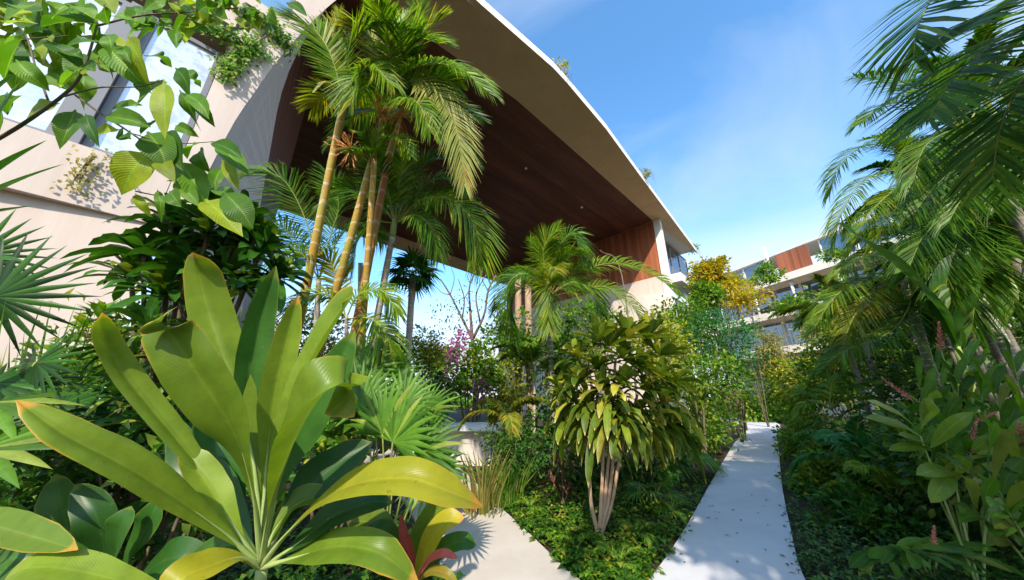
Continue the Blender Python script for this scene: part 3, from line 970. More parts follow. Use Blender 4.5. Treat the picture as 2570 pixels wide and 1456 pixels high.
def spray(parent, c, n, ln, axis=UP, mat='orangefl', r=.006):
    mb = MB()
    for i in range(n):
        d = (V((rnd.gauss(0, 1), rnd.gauss(0, 1), rnd.gauss(0, 1))).normalized() + axis * .2).normalized()
        l = ln * U(.6, 1.1)
        e = c + d * l + V((0, 0, -.15 * l))
        mb.tube([c, c + d * l * .5 + V((0, 0, .03 * l)), e], (r, r * .8, r * .4), 4, 4)
        for q in range(3):
            s_ = c.lerp(e, U(.4, .8))
            mb.tube([s_, s_ + (d + V((U(-.6, .6), U(-.6, .6), U(-.6, .6)))).normalized() * l * .3], (r * .6, r * .4), 4, 2)
    mb.build('flower_stalk', MAT[mat], parent)
def to_ground(top, low):
    d = low - top
    return top + d * (top.z / -d.z)
# ------------------------------------------------------------ hero cordyline in the foreground
H0 = P(655, 1432, 1.38)
hero = thing('broad_leaf_cordyline', 'big yellow green cordyline with broad upright leaves in the foreground', 'plant', (H0.x, H0.y, 0))
m_ = MB()
m_.tube([V((H0.x, H0.y, 0)), V((H0.x + .02, H0.y + .02, H0.z * .6)), H0 + V((0, 0, .03))], (.035, .028, .022), 10, 12, .05)
m_.build('stem', MAT['stem'], hero)
def HL(pix, hw, mat, nrm=(0.15, -.9, .45), prof='cordy', fold=.25, wave=.05, curl=0.0, roll=0.0, parent=None, name='leaf', cols=4, seg=30, wn=2.5):
    """leaf through (px, py, depth) points"""
    pts = [P(*q) for q in pix]
    t = sum(q[2] for q in pix) / len(pix)
    mb = MB()
    mb.leaf(pts, hw / FPX * t, V(nrm).normalized(), prof, fold, wave, seg, cols, curl, roll, wn)
    return mb.build(name, MAT[mat], parent or hero)
b = (655, 1425, 1.38)
def HP(pix, hw, mat, nrm, **k):
    """leaf with a fleshy channelled stalk"""
    o = HL(pix, hw, mat, nrm, **k)
    pts = [P(*q) for q in pix]
    c = spline(pts, 26)
    m = MB()
    m.tube([c[0], c[3], c[6], c[9]], (.0135, .0105, .006, .0005), 8, 10)
    m.build('leaf_stalk', MAT['stem'], hero)
    return o
HP([b, (560, 1335, 1.30), (350, 1190, 1.12), (180, 1100, 1.02), (42, 1005, .98)], 60, 'hero', (.5, -.6, .7), fold=.8, curl=-.55, wave=.07, wn=1.3)
HP([b, (560, 1250, 1.42), (450, 1110, 1.4), (320, 950, 1.36), (252, 835, 1.30), (255, 785, 1.25)], 41, 'hero', (.8, -.55, .15), fold=.7, curl=-.35, roll=.5, wave=.06, wn=1.5)
HP([b, (640, 1260, 1.30), (590, 1090, 1.2), (490, 930, 1.14), (412, 815, 1.12), (398, 800, 1.04)], 70, 'hero', (-.15, -.9, .45), fold=.5, curl=-.35, wave=.08, wn=1.4)
HP([b, (640, 1180, 1.46), (590, 980, 1.52), (525, 790, 1.56), (500, 690, 1.55), (484, 634, 1.5)], 55, 'hero', (.3, -.9, .2), fold=-.5, curl=.0, wave=.08, wn=1.6)
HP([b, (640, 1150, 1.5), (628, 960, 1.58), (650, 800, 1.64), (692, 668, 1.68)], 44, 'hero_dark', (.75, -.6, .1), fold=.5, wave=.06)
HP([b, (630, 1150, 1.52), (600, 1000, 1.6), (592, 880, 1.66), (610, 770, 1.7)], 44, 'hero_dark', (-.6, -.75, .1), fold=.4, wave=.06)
HP([b, (670, 1150, 1.46), (690, 990, 1.5), (722, 850, 1.54), (748, 742, 1.56)], 38, 'hero', (.5, -.8, .1), fold=.5, wave=.06, wn=1.8)
HP([b, (680, 1190, 1.34), (735, 1010, 1.32), (815, 860, 1.34), (875, 760, 1.36), (888, 740, 1.3)], 58, 'hero', (-.45, -.8, .3), fold=.7, wave=.08, wn=1.5, curl=-.2)
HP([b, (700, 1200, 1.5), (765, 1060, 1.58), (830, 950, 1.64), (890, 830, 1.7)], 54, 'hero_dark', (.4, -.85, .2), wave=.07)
HP([b, (682, 1270, 1.28), (730, 1130, 1.14), (795, 1010, 1.06), (850, 968, 1.08), (893, 1000, 1.14), (890, 1045, 1.2)], 76, 'hero', (-.35, -.8, .5), fold=.55, curl=.1, wave=.08, wn=1.3)
HP([b, (720, 1340, 1.30), (850, 1232, 1.16), (1010, 1200, 1.12), (1130, 1235, 1.12), (1212, 1272, 1.16)], 57, 'hero_yel', (-.2, -.6, .75), fold=.5, curl=-.3, wave=.06, wn=1.6)
HP([b, (740, 1370, 1.34), (830, 1300, 1.36), (920, 1262, 1.4), (985, 1262, 1.44)], 44, 'hero_dark', (.1, -.6, .8))
HP([b, (740, 1400, 1.3), (840, 1372, 1.24), (950, 1388, 1.2), (1050, 1462, 1.2)], 50, 'hero', (.1, -.6, .8), fold=.4, curl=-.2, wave=.08)
HP([b, (600, 1400, 1.3), (530, 1420, 1.2), (455, 1455, 1.12), (400, 1540, 1.08)], 50, 'hero_yel', (.2, -.5, .85), fold=.3, wave=.08)
HP([b, (585, 1320, 1.36), (530, 1230, 1.38), (490, 1170, 1.4), (455, 1120, 1.42)], 40, 'hero', (.8, -.5, .2), fold=.5, wave=.08)
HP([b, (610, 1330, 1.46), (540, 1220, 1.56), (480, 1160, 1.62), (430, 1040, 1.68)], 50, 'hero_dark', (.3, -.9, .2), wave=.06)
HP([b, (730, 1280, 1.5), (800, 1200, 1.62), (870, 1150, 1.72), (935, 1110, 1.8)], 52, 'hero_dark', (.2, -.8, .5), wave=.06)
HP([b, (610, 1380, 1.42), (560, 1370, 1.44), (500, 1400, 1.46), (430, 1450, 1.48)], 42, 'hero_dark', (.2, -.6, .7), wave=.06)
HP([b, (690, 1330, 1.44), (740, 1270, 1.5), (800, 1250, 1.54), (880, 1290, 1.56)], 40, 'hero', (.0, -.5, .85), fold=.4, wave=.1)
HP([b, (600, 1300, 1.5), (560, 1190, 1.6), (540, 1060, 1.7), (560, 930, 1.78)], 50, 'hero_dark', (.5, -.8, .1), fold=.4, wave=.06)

c2 = P(-60, 1500, 1.2)
comp = thing('cordyline_plant', 'second cordyline with a bent orange tipped leaf at the bottom edge', 'plant', (c2.x, c2.y, 0))
m_ = MB()
m_.tube([V((c2.x, c2.y, 0)), c2], (.03, .02), 8, 8)
m_.build('stem', MAT['cane'], comp)
k_ = dict(parent=comp)
HL([(410, 1490, 1.16), (280, 1452, 1.12), (150, 1426, 1.1), (50, 1432, 1.08), (-20, 1500, 1.06)], 44, 'hero', (0, -.5, .85), 'blade', .2, .04, **k_)
HL([(-120, 1290, 1.25), (-30, 1315, 1.2), (60, 1340, 1.16), (195, 1380, 1.12)], 40, 'hero', (.1, -.7, .65), 'blade', .3, .03, **k_)
c3 = P(210, 1440, 1.75)
low = thing('broad_leaf_seedling', 'dark low clump of broad leaves in shade below the big cordyline', 'plant', (c3.x, c3.y, 0))
k_ = dict(parent=low)
for pix, hw in (([(250, 1460, 1.8), (200, 1380, 1.78), (160, 1290, 1.76), (140, 1190, 1.8)], 46), ([(260, 1460, 1.8), (260, 1370, 1.76), (240, 1290, 1.76), (190, 1215, 1.8)], 40),
                ([(300, 1470, 1.8), (330, 1390, 1.78), (370, 1320, 1.76), (400, 1250, 1.8)], 42), ([(300, 1480, 1.8), (290, 1400, 1.7), (300, 1330, 1.66), (330, 1270, 1.7)], 40),
                ([(320, 1480, 1.75), (390, 1420, 1.7), (450, 1400, 1.68), (520, 1420, 1.7)], 44), ([(240, 1480, 1.75), (120, 1430, 1.7), (40, 1400, 1.68), (-40, 1420, 1.7)], 44)):
    HL(pix, hw, 'hero_dark', (.1, -.8, .5), **k_)
# red ti plant
c4 = P(1040, 1440, 1.6)
ti = thing('red_leaf_ti_plant', 'small ti plant with pinkish red and yellow leaves beside the warm path', 'plant', (c4.x, c4.y, 0))
k_ = dict(parent=ti)
for i, (pix, hw, mt_) in enumerate((([(1035, 1470, 1.5), (1030, 1400, 1.46), (1015, 1350, 1.44), (1005, 1290, 1.46)], 13, 'red'), ([(1035, 1470, 1.5), (1075, 1410, 1.44), (1110, 1390, 1.4), (1150, 1400, 1.4)], 12, 'red'),
                ([(1035, 1470, 1.5), (1080, 1435, 1.42), (1120, 1440, 1.38), (1150, 1470, 1.36)], 13, 'red'), ([(1035, 1470, 1.52), (1080, 1360, 1.5), (1120, 1310, 1.5), (1165, 1300, 1.5)], 30, 'hero_yel'),
                ([(1035, 1470, 1.55), (1060, 1350, 1.6), (1100, 1280, 1.62), (1150, 1240, 1.65)], 34, 'song'), ([(1035, 1470, 1.55), (1110, 1380, 1.55), (1160, 1360, 1.55), (1195, 1370, 1.56)], 24, 'hero_dark'),
                ([(1035, 1470, 1.55), (990, 1380, 1.5), (950, 1340, 1.48), (900, 1340, 1.5)], 34, 'hero_dark'), ([(1035, 1470, 1.55), (960, 1330, 1.6), (930, 1310, 1.62), (870, 1310, 1.66)], 32, 'song'))):
    HL(pix, hw, mt_, (.05, -.7, .7), 'blade', .25, .06, **k_)

# ------------------------------------------------------------ branching broad leaved tree at the upper edge
tb = V((-3.0, .85, 0))
tree = thing('broad_leaf_tree', 'slender tree with large drooping oval leaves crossing the sunlit facade', 'tree', tb)
m_ = MB()
q = P(-60, 380, 2.0)
m_.tube([tb, tb + V((.1, .1, 1.2)), q], (.05, .04, .022), 8, 14)
m_.build('trunk', MAT['twig'], tree)
TW = [([(-60, 380, 2.0), (60, 310, 2.0), (175, 225, 2.0), (215, 160, 2.02), (243, 65, 2.05)], .011),
      ([(150, 245, 2.0), (250, 220, 1.98), (345, 218, 1.98), (412, 200, 2.0)], .005),
      ([(190, 240, 2.0), (260, 290, 1.95), (330, 335, 1.92), (400, 390, 1.95), (500, 500, 2.0)], .007),
      ([(120, 250, 2.0), (90, 170, 2.05), (60, 80, 2.1), (0, 40, 2.1)], .006),
      ([(-40, 130, 2.1), (60, 100, 2.1), (170, 90, 2.1)], .005), ([(330, 335, 1.92), (430, 360, 1.98), (550, 355, 2.0)], .004),
      ([(243, 65, 2.05), (350, 40, 2.1), (480, 30, 2.2), (600, 20, 2.3)], .006), ([(340, 480, 1.95), (420, 500, 2.0), (500, 545, 2.0)], .004)]
m_ = MB()
for pix, r in TW:
    m_.tube([P(*a) for a in pix], (r, r * .5), 6, 14)
m_.build('branch', MAT['twig'], tree)
LV = [(275, 65, 265, 10, 20), (285, 40, 345, 55, 26), (250, 60, 100, 70, 34), (240, 50, 160, 15, 24), (90, 10, 5, 60, 44), (95, 60, 20, 60, 34), (130, 70, 10, 110, 30), (120, 90, 110, 160, 26),
      (255, 105, 160, 120, 22), (262, 110, 380, 235, 34), (270, 100, 285, 205, 30), (272, 85, 280, 150, 20), (320, 90, 385, 230, 36), (400, 200, 340, 270, 38), (375, 140, 432, 170, 30),
      (412, 200, 415, 350, 26), (440, 170, 480, 250, 22), (445, 180, 505, 220, 24), (465, 235, 525, 300, 20), (480, 245, 540, 320, 14), (450, 225, 505, 330, 16), (260, 160, 210, 190, 34),
      (115, 100, 215, 180, 24), (40, 150, 125, 230, 24), (180, 180, 240, 180, 26), (195, 175, 150, 215, 18), (60, 90, 10, 200, 36), (190, 275, 150, 375, 27), (150, 260, 65, 300, 22),
      (215, 285, 250, 370, 16), (260, 290, 380, 320, 26), (270, 280, 360, 265, 20), (300, 325, 225, 355, 20), (330, 350, 305, 340, 18), (375, 380, 305, 490, 42), (370, 330, 420, 430, 38), (410, 330, 460, 430, 34),
      (440, 315, 500, 345, 16), (350, 340, 400, 300, 16), (395, 395, 440, 460, 22), (445, 400, 510, 530, 34), (450, 445, 500, 520, 22), (500, 380, 530, 435, 26), (530, 355, 610, 400, 20), (550, 360, 625, 440, 24),
      (555, 400, 600, 480, 18), (515, 500, 610, 595, 32), (560, 480, 635, 575, 30), (590, 500, 630, 580, 24), (425, 480, 455, 520, 20), (545, 470, 590, 500, 22), (340, 485, 380, 545, 12), (395, 475, 405, 560, 10),
      (20, 230, 0, 330, 30), (55, 240, 20, 290, 24), (160, 130, 215, 150, 20), (20, 20, 60, 60, 26), (170, 10, 130, 50, 20), (330, 160, 300, 120, 16), (500, 360, 470, 400, 16), (560, 420, 540, 480, 16)]
m_ = MB()
for bx, by, tx, ty, hw in LV:
    t0 = 1.98 + U(-.15, .15)
    t1 = t0 + U(-.12, .08)
    mx_, my_ = (bx + tx) / 2 + U(-8, 8), (by + ty) / 2 - U(2, 12)
    m_.leaf([P(bx, by, t0), P(mx_, my_, (t0 + t1) / 2 - .03), P(tx, ty, t1)], hw / FPX * 2, V((U(-.5, .5), -.9, U(-.1, .7))).normalized(), 'ovate', U(.15, .5), .06, 12, 2)
for _ in range(120):                                  # denser shaded spray along the upper edge
    bx, by = U(330, 720), U(-80, 75)
    if by > 90 - (bx - 330) * .12:
        continue
    an, ln = U(.2, 2.9), U(35, 65)
    t0 = U(2.1, 2.6)
    tx, ty = bx + cos(an) * ln, by + sin(an) * ln
    m_.leaf([P(bx, by, t0), P((bx + tx) / 2, (by + ty) / 2 - 6, t0 - .03), P(tx, ty, t0 + U(-.1, .1))], U(13, 20) / FPX * 2.2, V((U(-.7, .7), -.7, U(-.3, .8))).normalized(), 'ovate', .3, .06, 8, 2)
for _ in range(60):
    bx, by = U(-60, 250), U(-60, 180)
    an, ln = U(.2, 2.9), U(60, 110)
    t0 = U(2.2, 2.6)
    tx, ty = bx + cos(an) * ln, by + sin(an) * ln
    m_.leaf([P(bx, by, t0), P((bx + tx) / 2, (by + ty) / 2 - 6, t0 - .03), P(tx, ty, t0 + U(-.1, .1))], U(22, 36) / FPX * 2.2, V((U(-.7, .7), -.7, U(-.3, .8))).normalized(), 'ovate', .3, .06, 8, 2)
m_.build('foliage', MAT['tree'], tree)

# strap leaves at the left edge
e0 = P(-260, 640, 1.9)
yu = thing('strap_leaf_dracaena', 'long pointed strap leaves reaching in at the edge below the tree leaves', 'plant', (e0.x, e0.y, 0))
m_ = MB()
m_.tube([V((e0.x, e0.y, 0)), e0], (.05, .04), 8, 8)
m_.build('stem', MAT['twig'], yu)
m_ = MB()
for pix, hw in (([(-200, 560, 1.9), (-60, 470, 1.8), (40, 400, 1.75), (118, 352, 1.75)], 24), ([(-200, 600, 1.9), (-40, 500, 1.8), (60, 450, 1.75), (160, 412, 1.75)], 18), ([(-200, 600, 1.9), (-60, 545, 1.8), (10, 530, 1.8), (80, 517, 1.8)], 14),
                ([(-200, 520, 1.9), (-80, 380, 1.85), (-10, 300, 1.85), (50, 205, 1.85)], 24), ([(-200, 520, 1.9), (-60, 300, 1.9), (0, 220, 1.9), (75, 170, 1.9)], 20), ([(-200, 650, 1.9), (-60, 660, 1.8), (0, 650, 1.8), (60, 655, 1.8)], 14)):
    m_.leaf([P(*a) for a in pix], hw / FPX * 1.8, V((.2, -.8, .6)).normalized(), 'strap', .4, .02, 14, 2)
m_.build('foliage', MAT['hero_dark'], yu)

# fan palm at the left edge
f0 = at_ground(-40, 1000, 2.4)
lv = []
for px, py, t, ax, nrm, R in ((-20, 745, 2.3, (.5, .1, .8), (.5, -.8, .3), .62), (90, 910, 2.0, (.3, -.1, -.95), (-.2, -.85, .3), .40), (-20, 960, 1.9, (.8, .0, -.2), (.1, -.6, .8), .5),
                              (-30, 1120, 1.8, (.9, .1, .15), (.1, -.5, .85), .5), (-60, 640, 2.5, (.3, .0, .9), (.6, -.8, .2), .5), (150, 1020, 2.3, (.7, .2, -.3), (.2, -.7, .6), .45)):
    lv.append((P(px, py, t), V(ax), V(nrm), R * .92))
fan_palm('dark spiky fan palm at the edge in front of the cream wall', f0, lv, 'fan_dark', None, n=22, spread=5.3, droop=.06, split=.38)
f0 = at_ground(30, 1180, 1.9)
fan_palm('pale fan palm leaves low at the edge behind the drooping cordyline leaf', f0, [(P(-30, 1010, 1.8), V((.9, .1, -.1)), V((0, -.6, .8)), .42), (P(-60, 1130, 1.6), V((1, .1, .05)), V((0, -.6, .8)), .42)], 'fan', None, n=18, droop=.1)

# tall grass and dark dracaena bush
def grass(label, px, py, t, n, h, hw, mat, spread=.3, lean=.25):
    b0 = at_ground(px, py, t)
    th = thing('tall_grass', label, 'grass clump', b0)
    m = MB()
    for i in range(n):
        a, r = U(0, 6.28), U(0, spread)
        p = b0 + V((cos(a) * r, sin(a) * r, 0))
        d = V((cos(a), sin(a), 0)) * U(0, lean) + V((U(-.1, .1), U(-.1, .1), 1))
        hh = h * U(.6, 1.05)
        m.leaf([p, p + d * hh * .5, p + d * hh * .9 + V((cos(a), sin(a), 0)) * hh * lean * .3], hw, V((sin(a + 1.5), -cos(a), .2)), 'strap', .3, 0, 6, 1)
    m.build('foliage', MAT[mat], th)
grass('thin upright grass blades before the cream wall', 270, 700, 3.2, 60, 2.75, .014, 'shrub', .35, .16)
grass('fine reedy grass between the dark fan palm and the dracaena', 215, 850, 3.0, 50, 2.3, .012, 'fan', .4, .22)
def rosette_tree(label, cat, name, base, heads, mat, ln, hw, n, stem='twig', r=.03, prof='strap', droop=.5, hi=1.9, group=None, lo=.15, fold=.3):
    th = thing(name, label, cat, base, group)
    m, s_ = MB(), MB()
    for h in heads:
        ax = (V((h.x - base.x, h.y - base.y, 0)) * .45 + UP * .9 + V((U(-.3, .3), U(-.3, .3), 0))).normalized()
        rosette(m, h, ax, n, ln, hw, prof, droop, lo, hi, fold)
        mid = base.lerp(h, .55) + V((0, 0, h.z * .06))
        s_.tube([base, mid, h], (r, r * .8, r * .6), 7, 10, .04)
    m.build('foliage', MAT[mat], th)
    s_.build('stem', MAT[stem], th)
    return th
hd = [P(px, py, t) for px, py, t in ((430, 560, 3.4), (520, 590, 3.3), (600, 560, 3.5), (360, 640, 3.3), (470, 680, 3.2), (560, 690, 3.3), (650, 640, 3.5), (690, 700, 3.5), (400, 740, 3.2), (520, 520, 3.6), (610, 730, 3.4), (330, 700, 3.3), (460, 620, 3.5), (560, 630, 3.6), (640, 600, 3.6))]
rosette_tree('dark glossy dracaena bush with layered whorls of leaves before the pier', 'shrub', 'dracaena_bush', at_ground(500, 900, 3.4), hd, 'glossy', .46, .048, 30, 'twig', .03, 'blade', .35, 1.8)
hd = [P(px, py, t) for px, py, t in ((380, 830, 2.9), (330, 900, 2.8), (560, 850, 3.0), (700, 860, 3.1), (440, 900, 2.8), (300, 1000, 2.6), (380, 1060, 2.5), (450, 1000, 2.7), (250, 1100, 2.5))]
rosette_tree('shaded dracaena undershrub behind the big cordyline leaves', 'shrub', 'dracaena_bush', at_ground(430, 1050, 2.8), hd, 'glossy', .42, .03, 20, 'twig', .025, 'blade', .4, 1.8)
bush('dark leafy undershrub low behind the cordyline stem', 420, 1230, 2.3, (.75, .5, .5), 900, .12, .03, 'shrub_dark')
bush('shaded shrub with small leaves beside the pale fan palm', 90, 1250, 2.3, (.7, .5, .5), 800, .13, .032, 'shrub_dark')
bush('green shrub filling the foot of the cream wall', 200, 930, 3.4, (.9, .5, .75), 1500, .13, .03, 'shrub')

# ------------------------------------------------------------ areca palms in front of the arch
def AR(label, top, low, r, tm, fr, shaft=None, sprays=(), bend=0.0, extra=0, em='areca', eL=1.15, ell=.5):
    T_, L_ = P(*top), P(*low)
    base = to_ground(T_, L_)
    th = thing('areca_palm', label, 'palm', base, 'areca palms before the arch')
    m = MB()
    m.tube([base, base.lerp(L_, .5), L_, L_.lerp(T_, .5) + V((bend, 0, 0)), T_], (r * 1.15, r * 1.1, r, r * .92, r * .8), 12, 30, .03)
    m.build('trunk', MAT[tm], th)
    if shaft:
        m = MB()
        m.tube([T_, T_.lerp(P(*shaft), .5), P(*shaft)], (r * .9, r * .8, r * .35), 9, 8)
        m.build('crown_shaft', MAT['trunk_or' if tm != 'trunk_gr' else 'stem'], th)
    for f in fr:
        pix, ll, n, mt_ = f[:4]
        kw = f[4] if len(f) > 4 else {}
        frond_obj(th, [P(*a) for a in pix], ll, n, mt_, V(kw.pop('h', (0, -.75, .65))), **kw)
    c0 = P(*fr[0][0][0])
    for i in range(extra):
        a = i * 2.3999 + U(-.3, .3)
        el = radians(U(35, 80))
        L_ = eL * U(.8, 1.1)
        h_ = V((cos(a), sin(a), 0))
        p1 = c0 + (h_ * cos(el) + UP * sin(el)) * L_ * .4
        p2 = p1 + (h_ * cos(el - .5) + UP * sin(el - .5)) * L_ * .35
        p3 = p2 + (h_ * cos(el - 1.3) + UP * sin(el - 1.3)) * L_ * .3
        frond_obj(th, [c0, p1, p2, p3], ell * U(.85, 1.1), 46, em if U(0, 1) < .7 else 'areca_gold', UP - h_ * .3, droop=.35)
    for c, n, ln in sprays:
        spray(th, P(*c), n, ln)
    return th
c1 = (862, 262, 4.5)
AR('areca palm with the white edged orange stem nearest the pier', c1, (735, 890, 4.5), .058, 'trunk_or', [
    ([c1, (835, 150, 4.45), (792, 78, 4.4), (738, 52, 4.3)], .62, 58, 'areca', dict(lift=.15)),
    ([c1, (868, 150, 4.5), (900, 85, 4.45), (945, 70, 4.4)], .62, 56, 'areca', dict(lift=.2)),
    ([c1, (850, 170, 4.6), (835, 100, 4.6), (850, 40, 4.6)], .5, 46, 'areca_gold', dict(lift=.2)),
    ([c1, (905, 190, 4.4), (940, 170, 4.3), (985, 215, 4.2)], .5, 46, 'areca', dict(droop=.6)),
    ([c1, (840, 220, 4.3), (815, 208, 4.2), (790, 230, 4.1)], .1, 14, 'areca_dry', {})],
    (874, 205, 4.5), [((880, 375, 4.35), 26, .3)], extra=2)
c2_ = (985, 225, 4.7)
AR('tallest areca palm with a leaning stem and a wide crown', (960, 310, 4.7), (840, 742, 4.7), .06, 'trunk_or', [
    ([c2_, (1002, 145, 4.7), (1040, 98, 4.65), (1100, 108, 4.5)], .7, 58, 'areca', {}),
    ([c2_, (1020, 180, 4.6), (1090, 160, 4.5), (1160, 178, 4.4), (1226, 232, 4.3)], .62, 60, 'areca', dict(droop=.5)),
    ([c2_, (960, 150, 4.7), (930, 90, 4.7), (885, 75, 4.6)], .62, 54, 'areca_gold', {}),
    ([c2_, (1050, 200, 4.6), (1110, 250, 4.4), (1150, 340, 4.25), (1166, 462, 4.2)], .55, 60, 'areca_dry', dict(h=(.3, -.9, .1), droop=.35, lift=.1)),
    ([c2_, (985, 140, 4.8), (1000, 70, 4.85), (1035, 40, 4.9)], .55, 50, 'areca', {}),
    ([c2_, (1025, 130, 4.9), (1045, 65, 5.0), (1058, 12, 5.0)], .5, 46, 'areca', {}),
    ([c2_, (1040, 130, 4.9), (1075, 70, 4.9), (1115, 45, 4.9)], .5, 46, 'areca_gold', {}),
    ([c2_, (940, 200, 4.6), (900, 190, 4.4), (880, 260, 4.3)], .5, 46, 'areca', dict(droop=.6)),
    ([c2_, (1010, 250, 4.4), (1050, 260, 4.2), (1080, 330, 4.1)], .45, 44, 'areca', dict(droop=.6))],
    (990, 215, 4.7), [((955, 285, 4.6), 26, .34), ((1003, 290, 4.6), 24, .34)], extra=3, eL=1.25)
c3_ = (1005, 290, 5.0)
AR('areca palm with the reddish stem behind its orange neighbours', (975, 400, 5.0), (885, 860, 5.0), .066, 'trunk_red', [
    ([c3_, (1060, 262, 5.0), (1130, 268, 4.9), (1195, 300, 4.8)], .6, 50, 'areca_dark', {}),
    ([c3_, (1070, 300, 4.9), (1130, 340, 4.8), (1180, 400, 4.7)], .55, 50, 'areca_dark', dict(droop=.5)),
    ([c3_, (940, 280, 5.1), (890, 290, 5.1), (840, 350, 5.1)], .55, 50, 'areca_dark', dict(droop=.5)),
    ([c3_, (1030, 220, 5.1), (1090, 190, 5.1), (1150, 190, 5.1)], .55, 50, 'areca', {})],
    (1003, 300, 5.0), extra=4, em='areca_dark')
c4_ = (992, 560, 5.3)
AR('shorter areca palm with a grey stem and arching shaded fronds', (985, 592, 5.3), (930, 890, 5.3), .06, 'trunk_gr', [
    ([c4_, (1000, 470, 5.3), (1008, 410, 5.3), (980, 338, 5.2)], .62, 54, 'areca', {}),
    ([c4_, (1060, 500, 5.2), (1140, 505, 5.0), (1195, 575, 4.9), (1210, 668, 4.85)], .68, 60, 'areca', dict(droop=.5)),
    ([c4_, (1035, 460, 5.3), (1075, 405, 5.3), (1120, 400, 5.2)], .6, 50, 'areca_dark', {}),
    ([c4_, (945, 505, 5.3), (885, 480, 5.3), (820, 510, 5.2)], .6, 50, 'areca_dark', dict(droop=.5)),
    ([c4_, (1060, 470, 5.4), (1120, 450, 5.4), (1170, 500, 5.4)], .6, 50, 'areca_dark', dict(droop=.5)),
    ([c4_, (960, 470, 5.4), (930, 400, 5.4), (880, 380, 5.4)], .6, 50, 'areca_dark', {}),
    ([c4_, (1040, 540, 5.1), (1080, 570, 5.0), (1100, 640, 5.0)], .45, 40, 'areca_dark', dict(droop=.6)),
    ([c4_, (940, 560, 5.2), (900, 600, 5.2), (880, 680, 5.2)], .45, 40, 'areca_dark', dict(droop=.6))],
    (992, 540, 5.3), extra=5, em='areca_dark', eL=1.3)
c5_ = (925, 345, 4.65)
AR('young areca shoot with fresh green fronds halfway up the orange stems', (940, 400, 4.65), (905, 900, 4.75), .05, 'trunk_or', [
    ([(940, 395, 4.65), (930, 355, 4.6), (900, 338, 4.5)], .3, 26, 'areca', {}),
    ([(940, 395, 4.65), (965, 350, 4.6), (1005, 350, 4.5), (1030, 390, 4.4)], .34, 30, 'areca', {}),
    ([(940, 395, 4.65), (950, 340, 4.6), (975, 320, 4.6)], .3, 26, 'areca', {})])
AR('young areca palm in the shade between the pier and the stems', (800, 700, 5.6), (790, 900, 5.6), .05, 'trunk_gr', [
    ([(800, 700, 5.6), (770, 560, 5.6), (710, 450, 5.5), (632, 440, 5.3)], .8, 56, 'areca_dark', dict(droop=.6)),
    ([(800, 700, 5.6), (740, 600, 5.6), (680, 560, 5.5), (620, 600, 5.4)], .7, 52, 'areca_dark', dict(droop=.6)),
    ([(800, 700, 5.6), (830, 590, 5.7), (850, 510, 5.7), (820, 430, 5.7)], .7, 52, 'areca_dark', {}),
    ([(800, 700, 5.6), (850, 600, 5.5), (900, 560, 5.4), (960, 600, 5.3)], .65, 50, 'areca_dark', dict(droop=.6)),
    ([(800, 700, 5.6), (760, 640, 5.4), (720, 640, 5.3), (690, 710, 5.2)], .6, 46, 'areca_dark', dict(droop=.6))])
AR('low areca frond cluster with yellowing tips behind the broad cordyline leaves', (870, 790, 4.6), (868, 950, 4.6), .03, 'trunk_gr', [
    ([(868, 800, 4.6), (820, 740, 4.4), (760, 760, 4.2), (725, 860, 4.1)], .42, 40, 'areca', dict(droop=.5)),
    ([(868, 800, 4.6), (900, 740, 4.6), (960, 730, 4.6), (1000, 790, 4.5)], .42, 40, 'areca', dict(droop=.5)),
    ([(868, 800, 4.6), (850, 720, 4.7), (830, 660, 4.7), (790, 640, 4.6)], .42, 40, 'areca_gold', {}),
    ([(868, 800, 4.6), (930, 800, 4.4), (970, 840, 4.3), (985, 900, 4.3)], .42, 40, 'areca', dict(droop=.5))])
for pt, ph, rr in (((836, 372, 4.6), (726, 905, 4.6), .042), ((905, 660, 5.4), (905, 900, 5.4), .05)):
    T_, L_ = P(*pt), P(*ph)
    base = to_ground(T_, L_)
    th = thing('palm_stem', 'bare pale palm stem close beside the orange stem' if pt[0] < 850 else 'slim bare palm stem between the red and grey stems', 'palm', base)
    m = MB()
    m.tube([base, L_, T_ ], (rr, rr, rr * .8), 9, 14)
    m.build('trunk', MAT['trunk_gr'], th)
# ------------------------------------------------------------ middle distance under the arch
def fancrown(label, px, py, t, base_py, R, n, mat, trunk_r, tm='trunk_gr', sz=.5, bpx=None, droop=.3):
    c = P(px, py, t)
    lo = P(bpx or px, base_py, t)
    base = to_ground(c, lo) if lo.z < c.z else V((c.x, c.y, 0))
    lv = []
    for i in range(n):
        a = i * 2.3999
        el = radians(70 - 110 * i / n)
        d = V((cos(a) * cos(el), sin(a) * cos(el), sin(el)))
        h = c + d * R * .7
        lv.append((h, d + V((0, 0, -.25)), (UP - d * d.z + V((0, 0, .05))), R * U(.85, 1.1)))
    return fan_palm(label, base, lv, mat, None, 'fan_palm', 18, 'rachis', 4.6, droop, .45, (c, trunk_r, tm))
fancrown('dark crowned palm on a thin pale trunk against the bright sky', 1036, 690, 14, 960, .85, 22, 'fan_dark', .14, bpx=1020)
